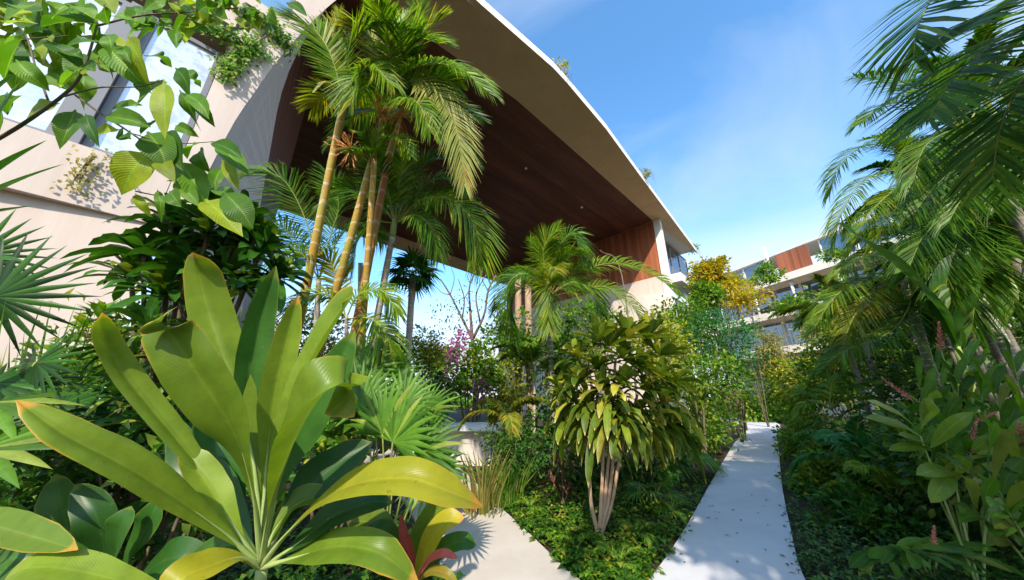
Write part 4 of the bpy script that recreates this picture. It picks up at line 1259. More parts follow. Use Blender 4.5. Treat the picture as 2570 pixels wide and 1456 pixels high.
# bare tree
b0 = at_ground(1180, 900, 11)
bt = thing('bare_tree', 'leafless grey tree with forked twigs against the sky under the arch', 'tree', b0)
m = MB()
for pix, r in (([(1195, 960, 11), (1185, 850, 11), (1180, 780, 11)], .09), ([(1185, 850, 11), (1160, 800, 11), (1130, 740, 11), (1105, 700, 11)], .05), ([(1180, 780, 11), (1178, 720, 11), (1195, 680, 11)], .04),
               ([(1187, 850, 11), (1215, 790, 11), (1225, 730, 11), (1245, 690, 11)], .05), ([(1205, 810, 11), (1195, 740, 11), (1220, 690, 11)], .035), ([(1160, 800, 11), (1165, 750, 11), (1150, 700, 11)], .03), ([(1130, 740, 11), (1110, 735, 11), (1095, 720, 11)], .02),
               ([(1225, 730, 11), (1210, 700, 11), (1212, 670, 11)], .022), ([(1165, 750, 11), (1180, 720, 11), (1172, 690, 11)], .018), ([(1130, 740, 11), (1140, 700, 11), (1132, 670, 11)], .018), ([(1235, 710, 11), (1255, 700, 11), (1270, 690, 11)], .018)):
    m.tube([P(*a) for a in pix], (r, r * .45), 7, 10, .08)
m.tube([P(1195, 960, 11), V((P(1195, 960, 11).x, P(1195, 960, 11).y, 0))], (.09, .11), 7, 4)
m.build('trunk', MAT['barestem'], bt)
m = MB()
for _ in range(260):
    px, py = rnd.choice(((1120, 790), (1160, 770), (1140, 820), (1215, 790), (1180, 740), (1110, 800)))
    p = P(px + U(-35, 35), py + U(-40, 40), 11 + U(-.4, .4))
    d = V((U(-1, 1), U(-1, 1), U(-1, .3))).normalized()
    m.quadleaf(p, d, d.cross(UP).normalized(), .1, .03, UP)
m.build('foliage', MAT['shrub_dark'], bt)
bush('rounded yellow green tree catching the sun beyond the palms', 1085, 885, 20, (1.9, 1.6, 1.7), 3400, .2, .06, 'shrub_lime', 'tree', 'tree', k=40, spread=.28, r=.06)
th = bush('climbing shrub with trailing pink flowers beneath the bare tree', 1190, 930, 10, (1.0, .7, .95), 2200, .14, .045, 'shrub', 'flowering_shrub', 'shrub', r=.04)
m = MB()
for cx, cy in ((1150, 860), (1130, 900), (1120, 950), (1115, 985), (1205, 970), (1210, 1000), (1165, 845), (1140, 880)):
    for _ in range(46):
        p = P(cx + rnd.gauss(0, 12), cy + rnd.gauss(0, 14), 9.2 + U(-.2, .2))
        d = V((U(-1, 1), U(-1, .2), U(-1, 1))).normalized()
        m.quadleaf(p, d, d.cross(V((.1, .9, .3))).normalized(), .09, .035, V((0, -1, .3)))
m.build('blossoms', MAT['pinkfl'], th)
bush('dark round shrub at the foot of the pink flowered climber', 1090, 985, 8.5, (.6, .5, .5), 900, .13, .04, 'shrub_dark')
bush('yellow leaved shrub glowing in the sun behind the climber', 1255, 960, 11, (.8, .7, .8), 1300, .15, .05, 'shrub_lime')
bush('olive leaved tree beside the far wall end of the arch', 1290, 850, 12, (.9, .8, 1.2), 1700, .16, .05, 'shrub', 'tree', 'tree', r=.05)
bush('distant green tree low in the opening behind the palm stems', 960, 900, 18, (2.4, 1.5, 1.4), 2600, .22, .07, 'shrub', 'tree', 'tree', k=40, r=.06)
bush('pale green distant tree under the far beam', 780, 860, 20, (3.2, 1.5, 2.0), 2600, .26, .08, 'shrub_lime', 'tree', 'tree', k=40, r=.06)
for i, (px, py, h) in enumerate(((1300, 690, 0), (1325, 720, 0))):
    c = P(px, py, 14)
    base = V((c.x, c.y, 0))
    th = thing('terracotta_post', ('taller' if i == 0 else 'shorter') + ' round terracotta post rising beside the mid palm', 'post', base)
    m = MB()
    m.tube([base, base.lerp(c, .5), c], (.17, .15, .14), 10, 8, .03)
    m.build('shaft', MAT['cane'], th)
    m = MB()
    m.tube([c, c + V((0, 0, .06))], (.165, .165), 10, 1)
    m.build('cap', MAT['cane'], th)
# low fan palms in front of the bench
lv = []
for px, py, t, ax, nrm, R in ((905, 1030, 3.2, (-.2, 0, 1), (.2, -.9, .1), .55), (960, 1090, 3.0, (.15, -.1, .95), (-.2, -.95, .2), .60), (985, 1110, 2.9, (.3, -.1, .8), (-.4, -.85, .2), .55), (1040, 1140, 2.9, (.75, -.1, .35), (-.3, -.8, .5), .52), (930, 1010, 3.3, (-.5, .1, .8), (.4, -.85, .2), .5),
                              (1080, 1180, 2.8, (.7, -.2, -.55), (.1, -.7, .6), .42), (1010, 1020, 3.4, (.2, .1, .9), (.1, -.95, .2), .48)):
    lv.append((P(px, py, t), V(ax), V(nrm), R))
fan_palm('bright green fan palm spreading over the warm path by the bench', at_ground(980, 1250, 3.0), lv, 'fan', None, n=20, spread=3.6, droop=.12, split=.55)
lv = []
for px, py, t, ax, nrm, R in ((900, 940, 4.0, (-.1, 0, 1), (.1, -.95, .1), .65), (980, 950, 4.2, (.3, 0, .9), (-.2, -.95, .1), .6), (1060, 1040, 4.0, (.6, -.1, .6), (-.2, -.9, .3), .55), (850, 960, 3.9, (-.5, .1, .8), (.3, -.9, .2), .55)):
    lv.append((P(px, py, t), V(ax), V(nrm), R))
fan_palm('taller fan palm behind the bright one under the grey areca stem', at_ground(930, 1100, 4.1), lv, 'fan', None, n=20, spread=3.4, droop=.15, split=.5)
bush('leafy undergrowth shrub behind the broad leaved plant and fan palms', 860, 1080, 3.6, (.9, .5, .5), 1200, .14, .035, 'shrub')
# mid palm
MP = (1378, 745, 8.2)
AR('mid sized feather palm standing before the timber end wall', MP, (1385, 950, 8.2), .07, 'trunk_ring', [
    ([MP, (1368, 680, 8.2), (1365, 620, 8.1), (1400, 575, 8.0)], .85, 60, 'areca', {}),
    ([MP, (1372, 690, 8.2), (1350, 640, 8.1), (1330, 600, 8.1)], .5, 46, 'areca', {}),
    ([MP, (1390, 670, 8.2), (1410, 610, 8.2), (1440, 590, 8.1), (1472, 660, 8.0)], .7, 56, 'areca_dark', dict(droop=.5)),
    ([MP, (1375, 790, 7.6), (1378, 830, 7.4)], .5, 34, 'areca', dict(h=(0, -1, .2), lift=.05)),
    ([MP, (1372, 730, 7.9), (1372, 720, 7.7), (1376, 790, 7.4)], .75, 44, 'areca', dict(h=(0, -1, .2), lift=.05, droop=.2)),
    ([MP, (1330, 690, 8.1), (1285, 700, 8.0), (1250, 770, 7.9)], .8, 56, 'areca_dark', dict(droop=.5)),
    ([MP, (1430, 710, 8.2), (1480, 720, 8.2), (1510, 790, 8.2)], .8, 56, 'areca_dark', dict(droop=.5)),
    ([MP, (1440, 690, 8.4), (1540, 660, 8.5), (1640, 690, 8.6), (1700, 740, 8.6)], .75, 66, 'areca', dict(droop=.3)),
    ([MP, (1450, 730, 8.1), (1520, 720, 8.0), (1590, 770, 7.9), (1620, 830, 7.9)], .7, 60, 'areca', dict(droop=.5)),
    ([MP, (1310, 720, 8.4), (1275, 770, 8.4), (1290, 860, 8.4)], .7, 50, 'areca_dark', dict(droop=.5))],
    (1375, 700, 8.2), extra=6, eL=1.7, ell=.6)
palm('small yellowish feather palm arching over the bench end', at_ground(1270, 1080, 6.6), P(1275, 1060, 6.6), .03, None, (1, 1, 2, 1, 2, 1, 2), 1.1, 'areca_gold', None, n=46)
palm('feather palm low in shade left of the striped dracaena', at_ground(1340, 1000, 8.5), P(1340, 960, 8.5), .05, 'trunk_gr', (0, 1, 1, 2, 1, 2, 0), 1.5, 'areca_dark', None)
bush('small leaved dark bush beside the bench end', 1285, 1130, 5.6, (.55, .5, .42), 1500, .07, .02, 'shrub_dark', k=34)
bush('dark tall thicket shrub behind the striped dracaena stems', 1400, 1120, 6.4, (1.2, .6, .9), 2400, .14, .035, 'shrub_dark', k=40)
bush('dark shrub under the drooping striped leaves', 1620, 1150, 6.4, (.9, .6, .8), 1600, .13, .035, 'shrub_dark')
grass('yellowish bamboo like grass beside the warm path', 1210, 1290, 4.6, 70, 1.0, .014, 'shrub_tan', .28, .4)
grass('low green grass tuft near the end of the warm path', 1270, 1270, 4.9, 60, .85, .014, 'fan', .25, .5)
h = [P(px, py, 5.0) for px, py in ((1410, 1175), (1425, 1235), (1390, 1215))]
bush('olive leafy tree between the mid palm and the stone wall', 1480, 830, 13, (1.5, 1.1, 1.3), 2600, .18, .05, 'shrub', 'tree', 'tree', k=40, r=.05)
bush('dark green tree in front of the shaded wall base', 1400, 900, 12, (1.2, 1.0, 1.4), 2200, .17, .05, 'shrub_dark', 'tree', 'tree', k=36, r=.05)
rosette_tree('brown withered bromeliad in the shade beside the pale stems', 'plant', 'bromeliad_plant', at_ground(1415, 1290, 5.0), h, 'brownleaf', .32, .03, 14, 'twig', .02, 'strap', .5, 1.7)
# striped dracaena with pale stems
sb_ = G(1505, 1352)
heads = [(1480, 1020, 4.35), (1530, 1010, 4.2), (1590, 1040, 4.4), (1500, 930, 4.5), (1560, 900, 4.6), (1620, 980, 4.5), (1640, 1050, 4.4), (1540, 1050, 4.1), (1460, 960, 4.5), (1500, 860, 4.7), (1570, 850, 4.7), (1600, 930, 4.6), (1660, 1010, 4.6), (1590, 1085, 4.3), (1530, 870, 4.7),
         (1440, 1010, 4.5), (1500, 1080, 4.2), (1560, 1060, 4.1), (1620, 1075, 4.3), (1650, 950, 4.7), (1560, 970, 4.3), (1510, 980, 4.3), (1600, 1060, 4.2), (1410, 985, 4.6), (1425, 1065, 4.5), (1690, 1060, 4.6), (1690, 965, 4.7), (1675, 1070, 4.5), (1450, 905, 4.7), (1655, 895, 4.8), (1480, 1060, 4.3), (1620, 850, 4.8)]
sd_t = thing('striped_dracaena', 'rounded dracaena with drooping yellow striped leaves on bare pinkish stems', 'shrub', sb_)
m = MB()
for i, q in enumerate(heads):
    h = P(*q)
    ax = (UP + V((h.x - sb_.x, h.y - sb_.y, 0)) * .5).normalized()
    lo_ = q[1] > 990
    hi_ = q[1] < 900
    rosette(m, h, ax, 22, .46, .056, 'blade', .6 if lo_ else (.12 if hi_ else .35), .45 if lo_ else .1, 2.2 if lo_ else (1.35 if hi_ else 1.75), .35, 7)
m.build('foliage', MAT['song'], sd_t)
for (pix) in ([(1500, 1335), (1482, 1250), (1482, 1130), (1500, 990)], [(1505, 1335), (1510, 1240), (1515, 1130), (1530, 930)], [(1508, 1335), (1528, 1250), (1540, 1140), (1555, 960)], [(1510, 1335), (1536, 1260), (1556, 1150), (1600, 990)], [(1503, 1335), (1518, 1250), (1528, 1140), (1545, 900)]):
    m = MB()
    t0 = sb_.y / (ray(1505, 1345).y)
    m.tube([sb_] + [P(px, py, t0 * (1 + .05 * i)) for i, (px, py) in enumerate(pix)], (.042, .03, .024, .02, .018), 9, 16, .06)
    m.build('stem', MAT['cane'], sd_t)
for px, py, t, label in ((1690, 1120, 7.2, 'green fan palm beside the path behind the striped dracaena'), (1640, 1250, 5.0, 'small fan palm at the path edge near the dracaena foot')):
    c = P(px, py, t)
    lv = []
    k9 = 12 if t > 6 else 9
    for i in range(k9):
        a = i * 2.3999
        el = radians(U(5, 65))
        d = V((cos(a) * cos(el), sin(a) * cos(el), sin(el)))
        R = .6 if t > 6 else .34
        hub = V((c.x, c.y, c.z * .6)) + d * R * .9
        lv.append((hub, d + V((0, 0, -.5)), UP + d * .4, R * U(.8, 1.1)))
    fan_palm(label, V((c.x, c.y, 0)), lv, 'fan' if t < 6 else 'fan', None, n=20, spread=4.4, droop=.3, split=.45)

# ------------------------------------------------------------ shrubs along the far side of the path
bush('golden yellow shrub spilling over the balcony edge at the roof tip', 1785, 695, 20, (1.25, 1.1, 1.25), 3800, .22, .07, 'shrub_yel', 'flowering_shrub', k=44, spread=.26, r=.05)
bush('deep green creeper shrub below the golden shrub', 1770, 745, 18, (.95, .9, .8), 1700, .2, .07, 'shrub', k=30)
bush('lush green tree below the stone drum wall', 1720, 830, 15, (1.7, 1.2, 1.3), 3000, .2, .055, 'shrub', 'tree', 'tree', k=44, r=.06)
bush('light green shrub behind the striped dracaena head', 1660, 880, 12, (1.2, 1.0, 1.1), 2200, .18, .05, 'shrub_lime', k=36)
bush('feathery blue green shrub beside the bend of the path', 1812, 870, 13.5, (1.25, 1.0, 1.7), 3600, .15, .03, 'shrub_blue', k=50, spread=.24)
bush('tan bamboo thicket drooping beside the terraced building', 1930, 890, 26, (1.1, 1.1, 2.2), 3000, .38, .036, 'shrub_tan', 'bamboo', 'bamboo', hang=.6, k=30)
bush('tangled olive shrub with small flowers near the path bend', 1770, 960, 10.5, (1.3, .9, .95), 2600, .14, .04, 'shrub', k=44)
bush('bright fern like shrub at the inner edge of the path', 1752, 1060, 9.5, (.8, .8, .75), 2200, .15, .03, 'shrub', k=40)
bush('orange tinted shrub trailing under the golden shrub', 1850, 745, 22, (1.6, 1.2, 1.2), 2000, .22, .06, 'shrub_yel', 'shrub')
bush('leafy shrub where the path disappears', 1900, 1000, 25, (3.0, 1.6, 1.7), 3600, .28, .08, 'shrub', k=50)
bush('pale flowering shrub on the far side of the path end', 2010, 960, 24, (2.0, 1.4, 1.9), 2600, .27, .07, 'shrub_lime', k=40)
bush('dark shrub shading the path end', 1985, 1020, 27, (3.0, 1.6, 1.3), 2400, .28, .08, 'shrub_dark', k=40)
bush('tall loose shrub before the terraced windows', 2075, 830, 19, (1.5, 1.2, 1.5), 2600, .2, .05, 'shrub_lime', 'tree', 'tree', k=50, r=.05)
bush('green balcony plants tumbling over the lower terrace', 1985, 770, 28, (1.5, 1.0, .8), 1400, .25, .07, 'shrub', k=36)
bush('small green tree on the upper terrace beside the mast', 1920, 690, 33, (1.4, 1.0, 1.0), 1600, .25, .07, 'shrub', 'tree', 'tree', k=24)
bush('grassy planting on the terrace parapet near the golden shrub', 1872, 708, 38, (1.4, .6, .4), 500, .25, .06, 'shrub_lime')
bush('red green bushes along the parapet of the top terrace', 2090, 640, 29, (1.3, .6, .4), 800, .25, .06, 'shrub', k=30)
h = [P(px, py, 9.0) for px, py in ((1740, 980), (1765, 1005))]
rosette_tree('yellow green agave like plant leaning toward the path', 'plant', 'agave_plant', at_ground(1755, 1060, 9.0), h, 'song', .65, .05, 16, 'twig', .04, 'strap', .3, 1.5)
h = [P(px, py, 13.0) for px, py in ((1870, 1010), (1850, 1035))]
rosette_tree('small pale rosette plant by the path bend', 'plant', 'rosette_plant', at_ground(1860, 1060, 13.0), h, 'song', .5, .05, 16, 'twig', .04, 'strap', .4, 1.6)
h = [P(px, py, 13.5) for px, py in ((2010, 985), (1985, 1000), (2030, 1000))]
rosette_tree('bright rosette plant across the path end', 'plant', 'rosette_plant', at_ground(2005, 1050, 13.5), h, 'shrub_lime', .6, .06, 16, 'twig', .04, 'strap', .4, 1.6)
# bare dead branch before the timber wall
b0 = P(1560, 690, 12)
bb = thing('dead_branch', 'thin leafless branch standing against the timber end wall', 'branch', (b0.x, b0.y, 0))
m = MB()
m.tube([V((b0.x, b0.y, 0)), b0, P(1505, 628, 12)], (.04, .025, .012), 6, 12)
m.tube([P(1545, 672, 12), P(1502, 652, 12)], (.014, .008), 5, 6)
m.build('trunk', MAT['barestem'], bb)

# roof tufts and creepers
def tuft(label, px, py, s, hang, mat):
    r = ray(px, py)
    t = (16.9 - CH) / r.z
    c = CAM + r * t
    d_in = B(0, 1, 0) - B(0, 0, 0)
    c += d_in * .15
    th = thing('roof_plant', label, 'plant', c)
    m = MB()
    bush_geo(m, c + V((0, 0, s * .4)), (s, s, s * .8), 420, s * .35, s * .06, 16, .35, .3, hang)
    m.build('foliage', MAT[mat], th)
    m = MB()
    n = -d_in * .55
    for k in range(3):
        p = c + (B(1, 0, 0) - B(0, 0, 0)) * (k - 1) * s * .6 + n
        m.tube([p + V((0, 0, .1)), p + V((0, 0, -s * .6)) , p + V((.05, .05, -s * U(1.0, 1.8)))], (.012, .006), 4, 6)
    m.build('stem', MAT['twig'], th)
tuft('yellow green tuft growing on the curved roof edge', 1408, 190, .5, .3, 'shrub_yel')
tuft('small green tuft further along the roof edge', 1622, 440, .45, .2, 'areca_gold')
tuft('dark grassy tuft near the far tip of the roof', 1742, 625, .6, .2, 'shrub')
def creeper(label, paths, n, mat, s=.11):
    p0 = P(*paths[0][0])
    th = thing('creeper', label, 'creeper', p0)
    m, st = MB(), MB()
    for pix in paths:
        pts = [P(*a) for a in pix]
        c = spline(pts, 20)
        st.tube(pts, (.015, .008), 5, 12)
        for _ in range(n):
            x = U(0, 19.9)
            i = int(x)
            p = c[i].lerp(c[i + 1], x - i) + V((rnd.gauss(0, .1), rnd.gauss(0, .07), rnd.gauss(0, .1)))
            d = V((U(-1, 1), U(-1, .4), U(-1.2, .5))).normalized()
            S = d.cross(V((.6, -.7, .3)))
            if S.length > .1:
                m.quadleaf(p, d, S.normalized(), s, s * .35, V((.5, -.6, .5)))
    m.build('foliage', MAT[mat], th)
    st.build('stem', MAT['twig'], th)
def fac(px, py, d=-.06):
    """depth at which a pixel's ray meets the facade"""
    r = ray(px, py)
    return (D0 + d) * R2 / (r.y - r.x)
FP = lambda *q: [(x, y, fac(x, y)) for x, y in q]
creeper('leafy green creeper draped over the ledge and window head', [FP((480, 40), (560, 70), (640, 130), (690, 150)), FP((690, 75), (640, 110), (590, 150), (560, 190)), FP((640, 100), (590, 140), (555, 190)), FP((600, 20), (650, 50), (700, 70)), FP((690, 70), (710, 100), (735, 125)), FP((640, 120), (600, 150), (575, 195)), FP((500, 60), (540, 75), (600, 100))], 230, 'shrub', .085)
creeper('thin brownish creeper hanging below the big window', [FP((240, 390), (215, 420), (195, 470)), FP((235, 390), (205, 425), (180, 460))], 70, 'shrub_tan', .06)
# ------------------------------------------------------------ the shaded palms and gingers across the path
def RP(label, base, T_, r, tm, fr, group='feather palms across the path', shaft=None):
    th = thing('feather_palm', label, 'palm', base, group)
    m = MB()
    m.tube([base, base.lerp(T_, .5), T_], (r * 1.15, r, r * .85), 12, 24, .03)
    m.build('trunk', MAT[tm], th)
    for f in fr:
        pix, ll, n, mt_ = f[:4]
        kw = dict(f[4]) if len(f) > 4 else {}
        frond_obj(th, [P(*a) for a in pix], ll, n, mt_, V(kw.pop('h', (0, -.3, 1))), **kw)
    return th
# near palm outside the corner, fronds reaching in
q = P(2760, 120, 3.2)
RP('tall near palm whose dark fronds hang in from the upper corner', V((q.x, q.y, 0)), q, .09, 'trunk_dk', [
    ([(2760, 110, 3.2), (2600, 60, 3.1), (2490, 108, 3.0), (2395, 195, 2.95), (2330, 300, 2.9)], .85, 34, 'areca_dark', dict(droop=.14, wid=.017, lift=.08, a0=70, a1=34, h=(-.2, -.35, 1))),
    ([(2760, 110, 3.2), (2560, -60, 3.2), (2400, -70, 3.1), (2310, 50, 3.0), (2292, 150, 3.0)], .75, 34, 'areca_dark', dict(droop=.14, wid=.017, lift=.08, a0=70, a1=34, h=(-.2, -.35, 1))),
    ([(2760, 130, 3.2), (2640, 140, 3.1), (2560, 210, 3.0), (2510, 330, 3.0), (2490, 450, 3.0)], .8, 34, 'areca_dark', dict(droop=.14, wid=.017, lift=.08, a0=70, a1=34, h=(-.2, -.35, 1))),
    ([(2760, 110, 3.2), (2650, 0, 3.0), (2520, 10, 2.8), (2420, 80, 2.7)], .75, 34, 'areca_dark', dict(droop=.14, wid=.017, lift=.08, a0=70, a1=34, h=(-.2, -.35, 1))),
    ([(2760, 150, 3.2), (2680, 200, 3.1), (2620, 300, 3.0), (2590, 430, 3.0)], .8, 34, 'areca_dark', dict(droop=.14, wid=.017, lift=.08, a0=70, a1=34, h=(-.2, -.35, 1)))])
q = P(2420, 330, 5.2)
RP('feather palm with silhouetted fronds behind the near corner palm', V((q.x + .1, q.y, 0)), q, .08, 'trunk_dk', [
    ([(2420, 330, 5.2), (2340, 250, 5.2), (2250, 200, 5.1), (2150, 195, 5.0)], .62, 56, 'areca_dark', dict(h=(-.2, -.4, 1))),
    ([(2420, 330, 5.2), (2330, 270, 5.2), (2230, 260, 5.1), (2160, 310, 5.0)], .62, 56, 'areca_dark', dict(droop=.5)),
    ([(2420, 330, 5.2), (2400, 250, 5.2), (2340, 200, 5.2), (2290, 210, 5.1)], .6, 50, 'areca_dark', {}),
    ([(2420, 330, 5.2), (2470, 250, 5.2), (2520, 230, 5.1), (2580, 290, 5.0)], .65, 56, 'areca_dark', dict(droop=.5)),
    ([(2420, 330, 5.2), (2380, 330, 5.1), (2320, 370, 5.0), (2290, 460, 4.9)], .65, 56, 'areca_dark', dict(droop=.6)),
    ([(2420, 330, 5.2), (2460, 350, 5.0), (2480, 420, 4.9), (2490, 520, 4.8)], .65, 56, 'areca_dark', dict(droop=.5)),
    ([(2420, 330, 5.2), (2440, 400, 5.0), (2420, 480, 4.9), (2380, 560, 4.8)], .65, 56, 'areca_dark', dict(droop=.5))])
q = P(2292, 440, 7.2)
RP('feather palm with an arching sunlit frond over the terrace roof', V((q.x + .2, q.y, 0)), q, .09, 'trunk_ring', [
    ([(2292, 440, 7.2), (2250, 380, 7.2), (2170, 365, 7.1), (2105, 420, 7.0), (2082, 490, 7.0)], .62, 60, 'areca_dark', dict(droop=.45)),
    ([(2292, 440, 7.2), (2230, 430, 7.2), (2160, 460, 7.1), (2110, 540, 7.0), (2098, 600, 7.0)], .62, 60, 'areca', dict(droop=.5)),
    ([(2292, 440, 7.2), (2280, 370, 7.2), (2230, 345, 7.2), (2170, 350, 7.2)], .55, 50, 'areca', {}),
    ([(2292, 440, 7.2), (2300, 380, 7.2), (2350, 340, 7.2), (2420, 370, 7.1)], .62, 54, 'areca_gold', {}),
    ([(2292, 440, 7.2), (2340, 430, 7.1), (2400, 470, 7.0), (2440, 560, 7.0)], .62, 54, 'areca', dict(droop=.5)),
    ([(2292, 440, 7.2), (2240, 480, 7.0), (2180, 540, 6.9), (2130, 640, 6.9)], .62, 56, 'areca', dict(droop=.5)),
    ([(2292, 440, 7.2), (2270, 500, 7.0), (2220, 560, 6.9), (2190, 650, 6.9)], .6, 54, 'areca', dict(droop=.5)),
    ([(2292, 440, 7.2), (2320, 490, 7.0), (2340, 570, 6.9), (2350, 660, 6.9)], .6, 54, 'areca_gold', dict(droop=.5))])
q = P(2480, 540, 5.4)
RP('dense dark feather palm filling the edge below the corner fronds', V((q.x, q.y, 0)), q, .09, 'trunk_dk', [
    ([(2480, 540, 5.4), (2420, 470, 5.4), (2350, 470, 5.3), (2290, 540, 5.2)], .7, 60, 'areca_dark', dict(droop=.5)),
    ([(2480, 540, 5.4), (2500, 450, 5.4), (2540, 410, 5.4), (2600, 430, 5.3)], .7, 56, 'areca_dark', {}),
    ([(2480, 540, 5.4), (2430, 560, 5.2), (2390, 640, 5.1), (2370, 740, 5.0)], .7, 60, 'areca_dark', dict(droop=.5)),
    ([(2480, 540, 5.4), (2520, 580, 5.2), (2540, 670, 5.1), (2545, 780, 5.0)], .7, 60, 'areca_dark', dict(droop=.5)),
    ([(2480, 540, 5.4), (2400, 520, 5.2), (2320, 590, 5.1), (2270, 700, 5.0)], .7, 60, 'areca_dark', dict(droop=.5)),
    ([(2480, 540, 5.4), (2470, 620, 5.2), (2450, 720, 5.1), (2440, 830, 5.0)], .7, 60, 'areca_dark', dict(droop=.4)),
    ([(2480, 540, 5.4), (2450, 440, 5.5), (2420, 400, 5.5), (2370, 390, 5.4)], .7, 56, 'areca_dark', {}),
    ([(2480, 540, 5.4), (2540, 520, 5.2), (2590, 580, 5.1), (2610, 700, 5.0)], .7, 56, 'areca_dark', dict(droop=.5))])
# ringed white stem with its own crown
T_, L_ = P(2265, 690, 6.4), P(2308, 835, 6.4)
base = to_ground(T_, L_)
th = RP('pale ringed palm stem leaning among the shaded fronds', base, T_, .075, 'trunk_ring', [
    ([(2265, 690, 6.4), (2190, 690, 6.2), (2100, 740, 6.0), (2040, 830, 5.9)], .6, 56, 'areca', dict(droop=.5)),
    ([(2265, 690, 6.4), (2200, 720, 6.1), (2140, 800, 5.9), (2110, 900, 5.8)], .6, 56, 'areca_gold', dict(droop=.5)),
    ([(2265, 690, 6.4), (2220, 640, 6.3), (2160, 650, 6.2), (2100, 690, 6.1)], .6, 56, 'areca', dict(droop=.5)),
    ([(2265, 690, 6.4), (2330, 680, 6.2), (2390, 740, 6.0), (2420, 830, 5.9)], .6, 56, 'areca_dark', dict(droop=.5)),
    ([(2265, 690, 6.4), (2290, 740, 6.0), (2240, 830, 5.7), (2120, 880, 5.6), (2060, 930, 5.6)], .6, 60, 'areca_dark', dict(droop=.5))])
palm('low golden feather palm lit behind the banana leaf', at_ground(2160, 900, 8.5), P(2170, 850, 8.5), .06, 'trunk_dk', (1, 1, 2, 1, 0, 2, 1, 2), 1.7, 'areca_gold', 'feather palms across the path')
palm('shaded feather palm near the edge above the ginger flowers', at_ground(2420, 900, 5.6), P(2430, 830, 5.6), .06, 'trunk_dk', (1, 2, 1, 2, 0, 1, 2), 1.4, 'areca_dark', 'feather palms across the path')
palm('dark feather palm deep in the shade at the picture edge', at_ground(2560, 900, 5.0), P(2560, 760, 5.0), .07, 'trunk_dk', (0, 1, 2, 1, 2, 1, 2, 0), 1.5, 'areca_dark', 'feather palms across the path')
palm('feather palm with green and yellow fronds behind the ringed stem', at_ground(2115, 850, 10), P(2120, 840, 10), .07, 'trunk_dk', (0, 1, 2, 1, 2, 1, 0, 2), 1.8, 'areca', 'feather palms across the path')
for px, py, t, L_, ranks, fm, lab in (
        (2330, 620, 8.2, 1.6, (0, 1, 0, 1, 2, 1, 2, 1, 2, 1), 'areca', 'feather palm with many narrow fronds above the golden low palm'),
        (2360, 520, 7.4, 1.8, (0, 1, 0, 1, 2, 1, 2, 1, 2, 1), 'areca_dark', 'feather palm dense and dark between the ringed stem and the edge'),
        (2500, 300, 6.6, 1.8, (0, 1, 0, 1, 2, 1, 2, 1, 2, 1), 'areca_dark', 'high dark feather palm directly behind the corner fronds'),
        (2580, 420, 5.8, 1.6, (0, 1, 0, 1, 2, 1, 2, 1, 2), 'areca_dark', 'dark feather palm cut by the picture edge under the corner fronds'),
        (2270, 800, 9.0, 1.5, (0, 1, 0, 1, 2, 1, 2, 1, 2), 'areca', 'bright feather palm behind the foot of the ringed stem'),
        (2400, 690, 6.4, 1.5, (0, 1, 2, 1, 2, 1, 2, 1, 2), 'areca_dark', 'shaded feather palm behind the slanting banana leaf'),
        (2330, 760, 7.0, 1.5, (0, 1, 2, 1, 2, 1, 2, 1, 2), 'areca', 'green feather palm behind the pale ringed stem')):
    c = P(px, py, t)
    palm(lab, V((c.x + .1, c.y, 0)), c, .055, 'trunk_dk', ranks, L_, fm, 'feather palms across the path', yaw0=U(0, 6), n=40)
# banana like leaves
b0 = at_ground(2380, 900, 5.0)
bl = thing('banana_plant', 'banana plant with one broad dark leaf slanting across the fronds', 'plant', b0)
for pix, hw in (([(2400, 860, 5.0), (2350, 770, 4.9), (2250, 670, 4.8), (2160, 600, 4.7), (2100, 560, 4.7)], 52), ([(2400, 870, 5.0), (2380, 780, 5.0), (2400, 690, 5.0), (2440, 620, 5.0)], 40)):
    HL(pix, hw, 'hero_dark', (-.2, -.75, .65), 'blade', .2, .03, parent=bl)
m = MB()
m.tube([b0, P(2400, 870, 5.0)], (.06, .04), 8, 8)
m.build('stem', MAT['stem'], bl)

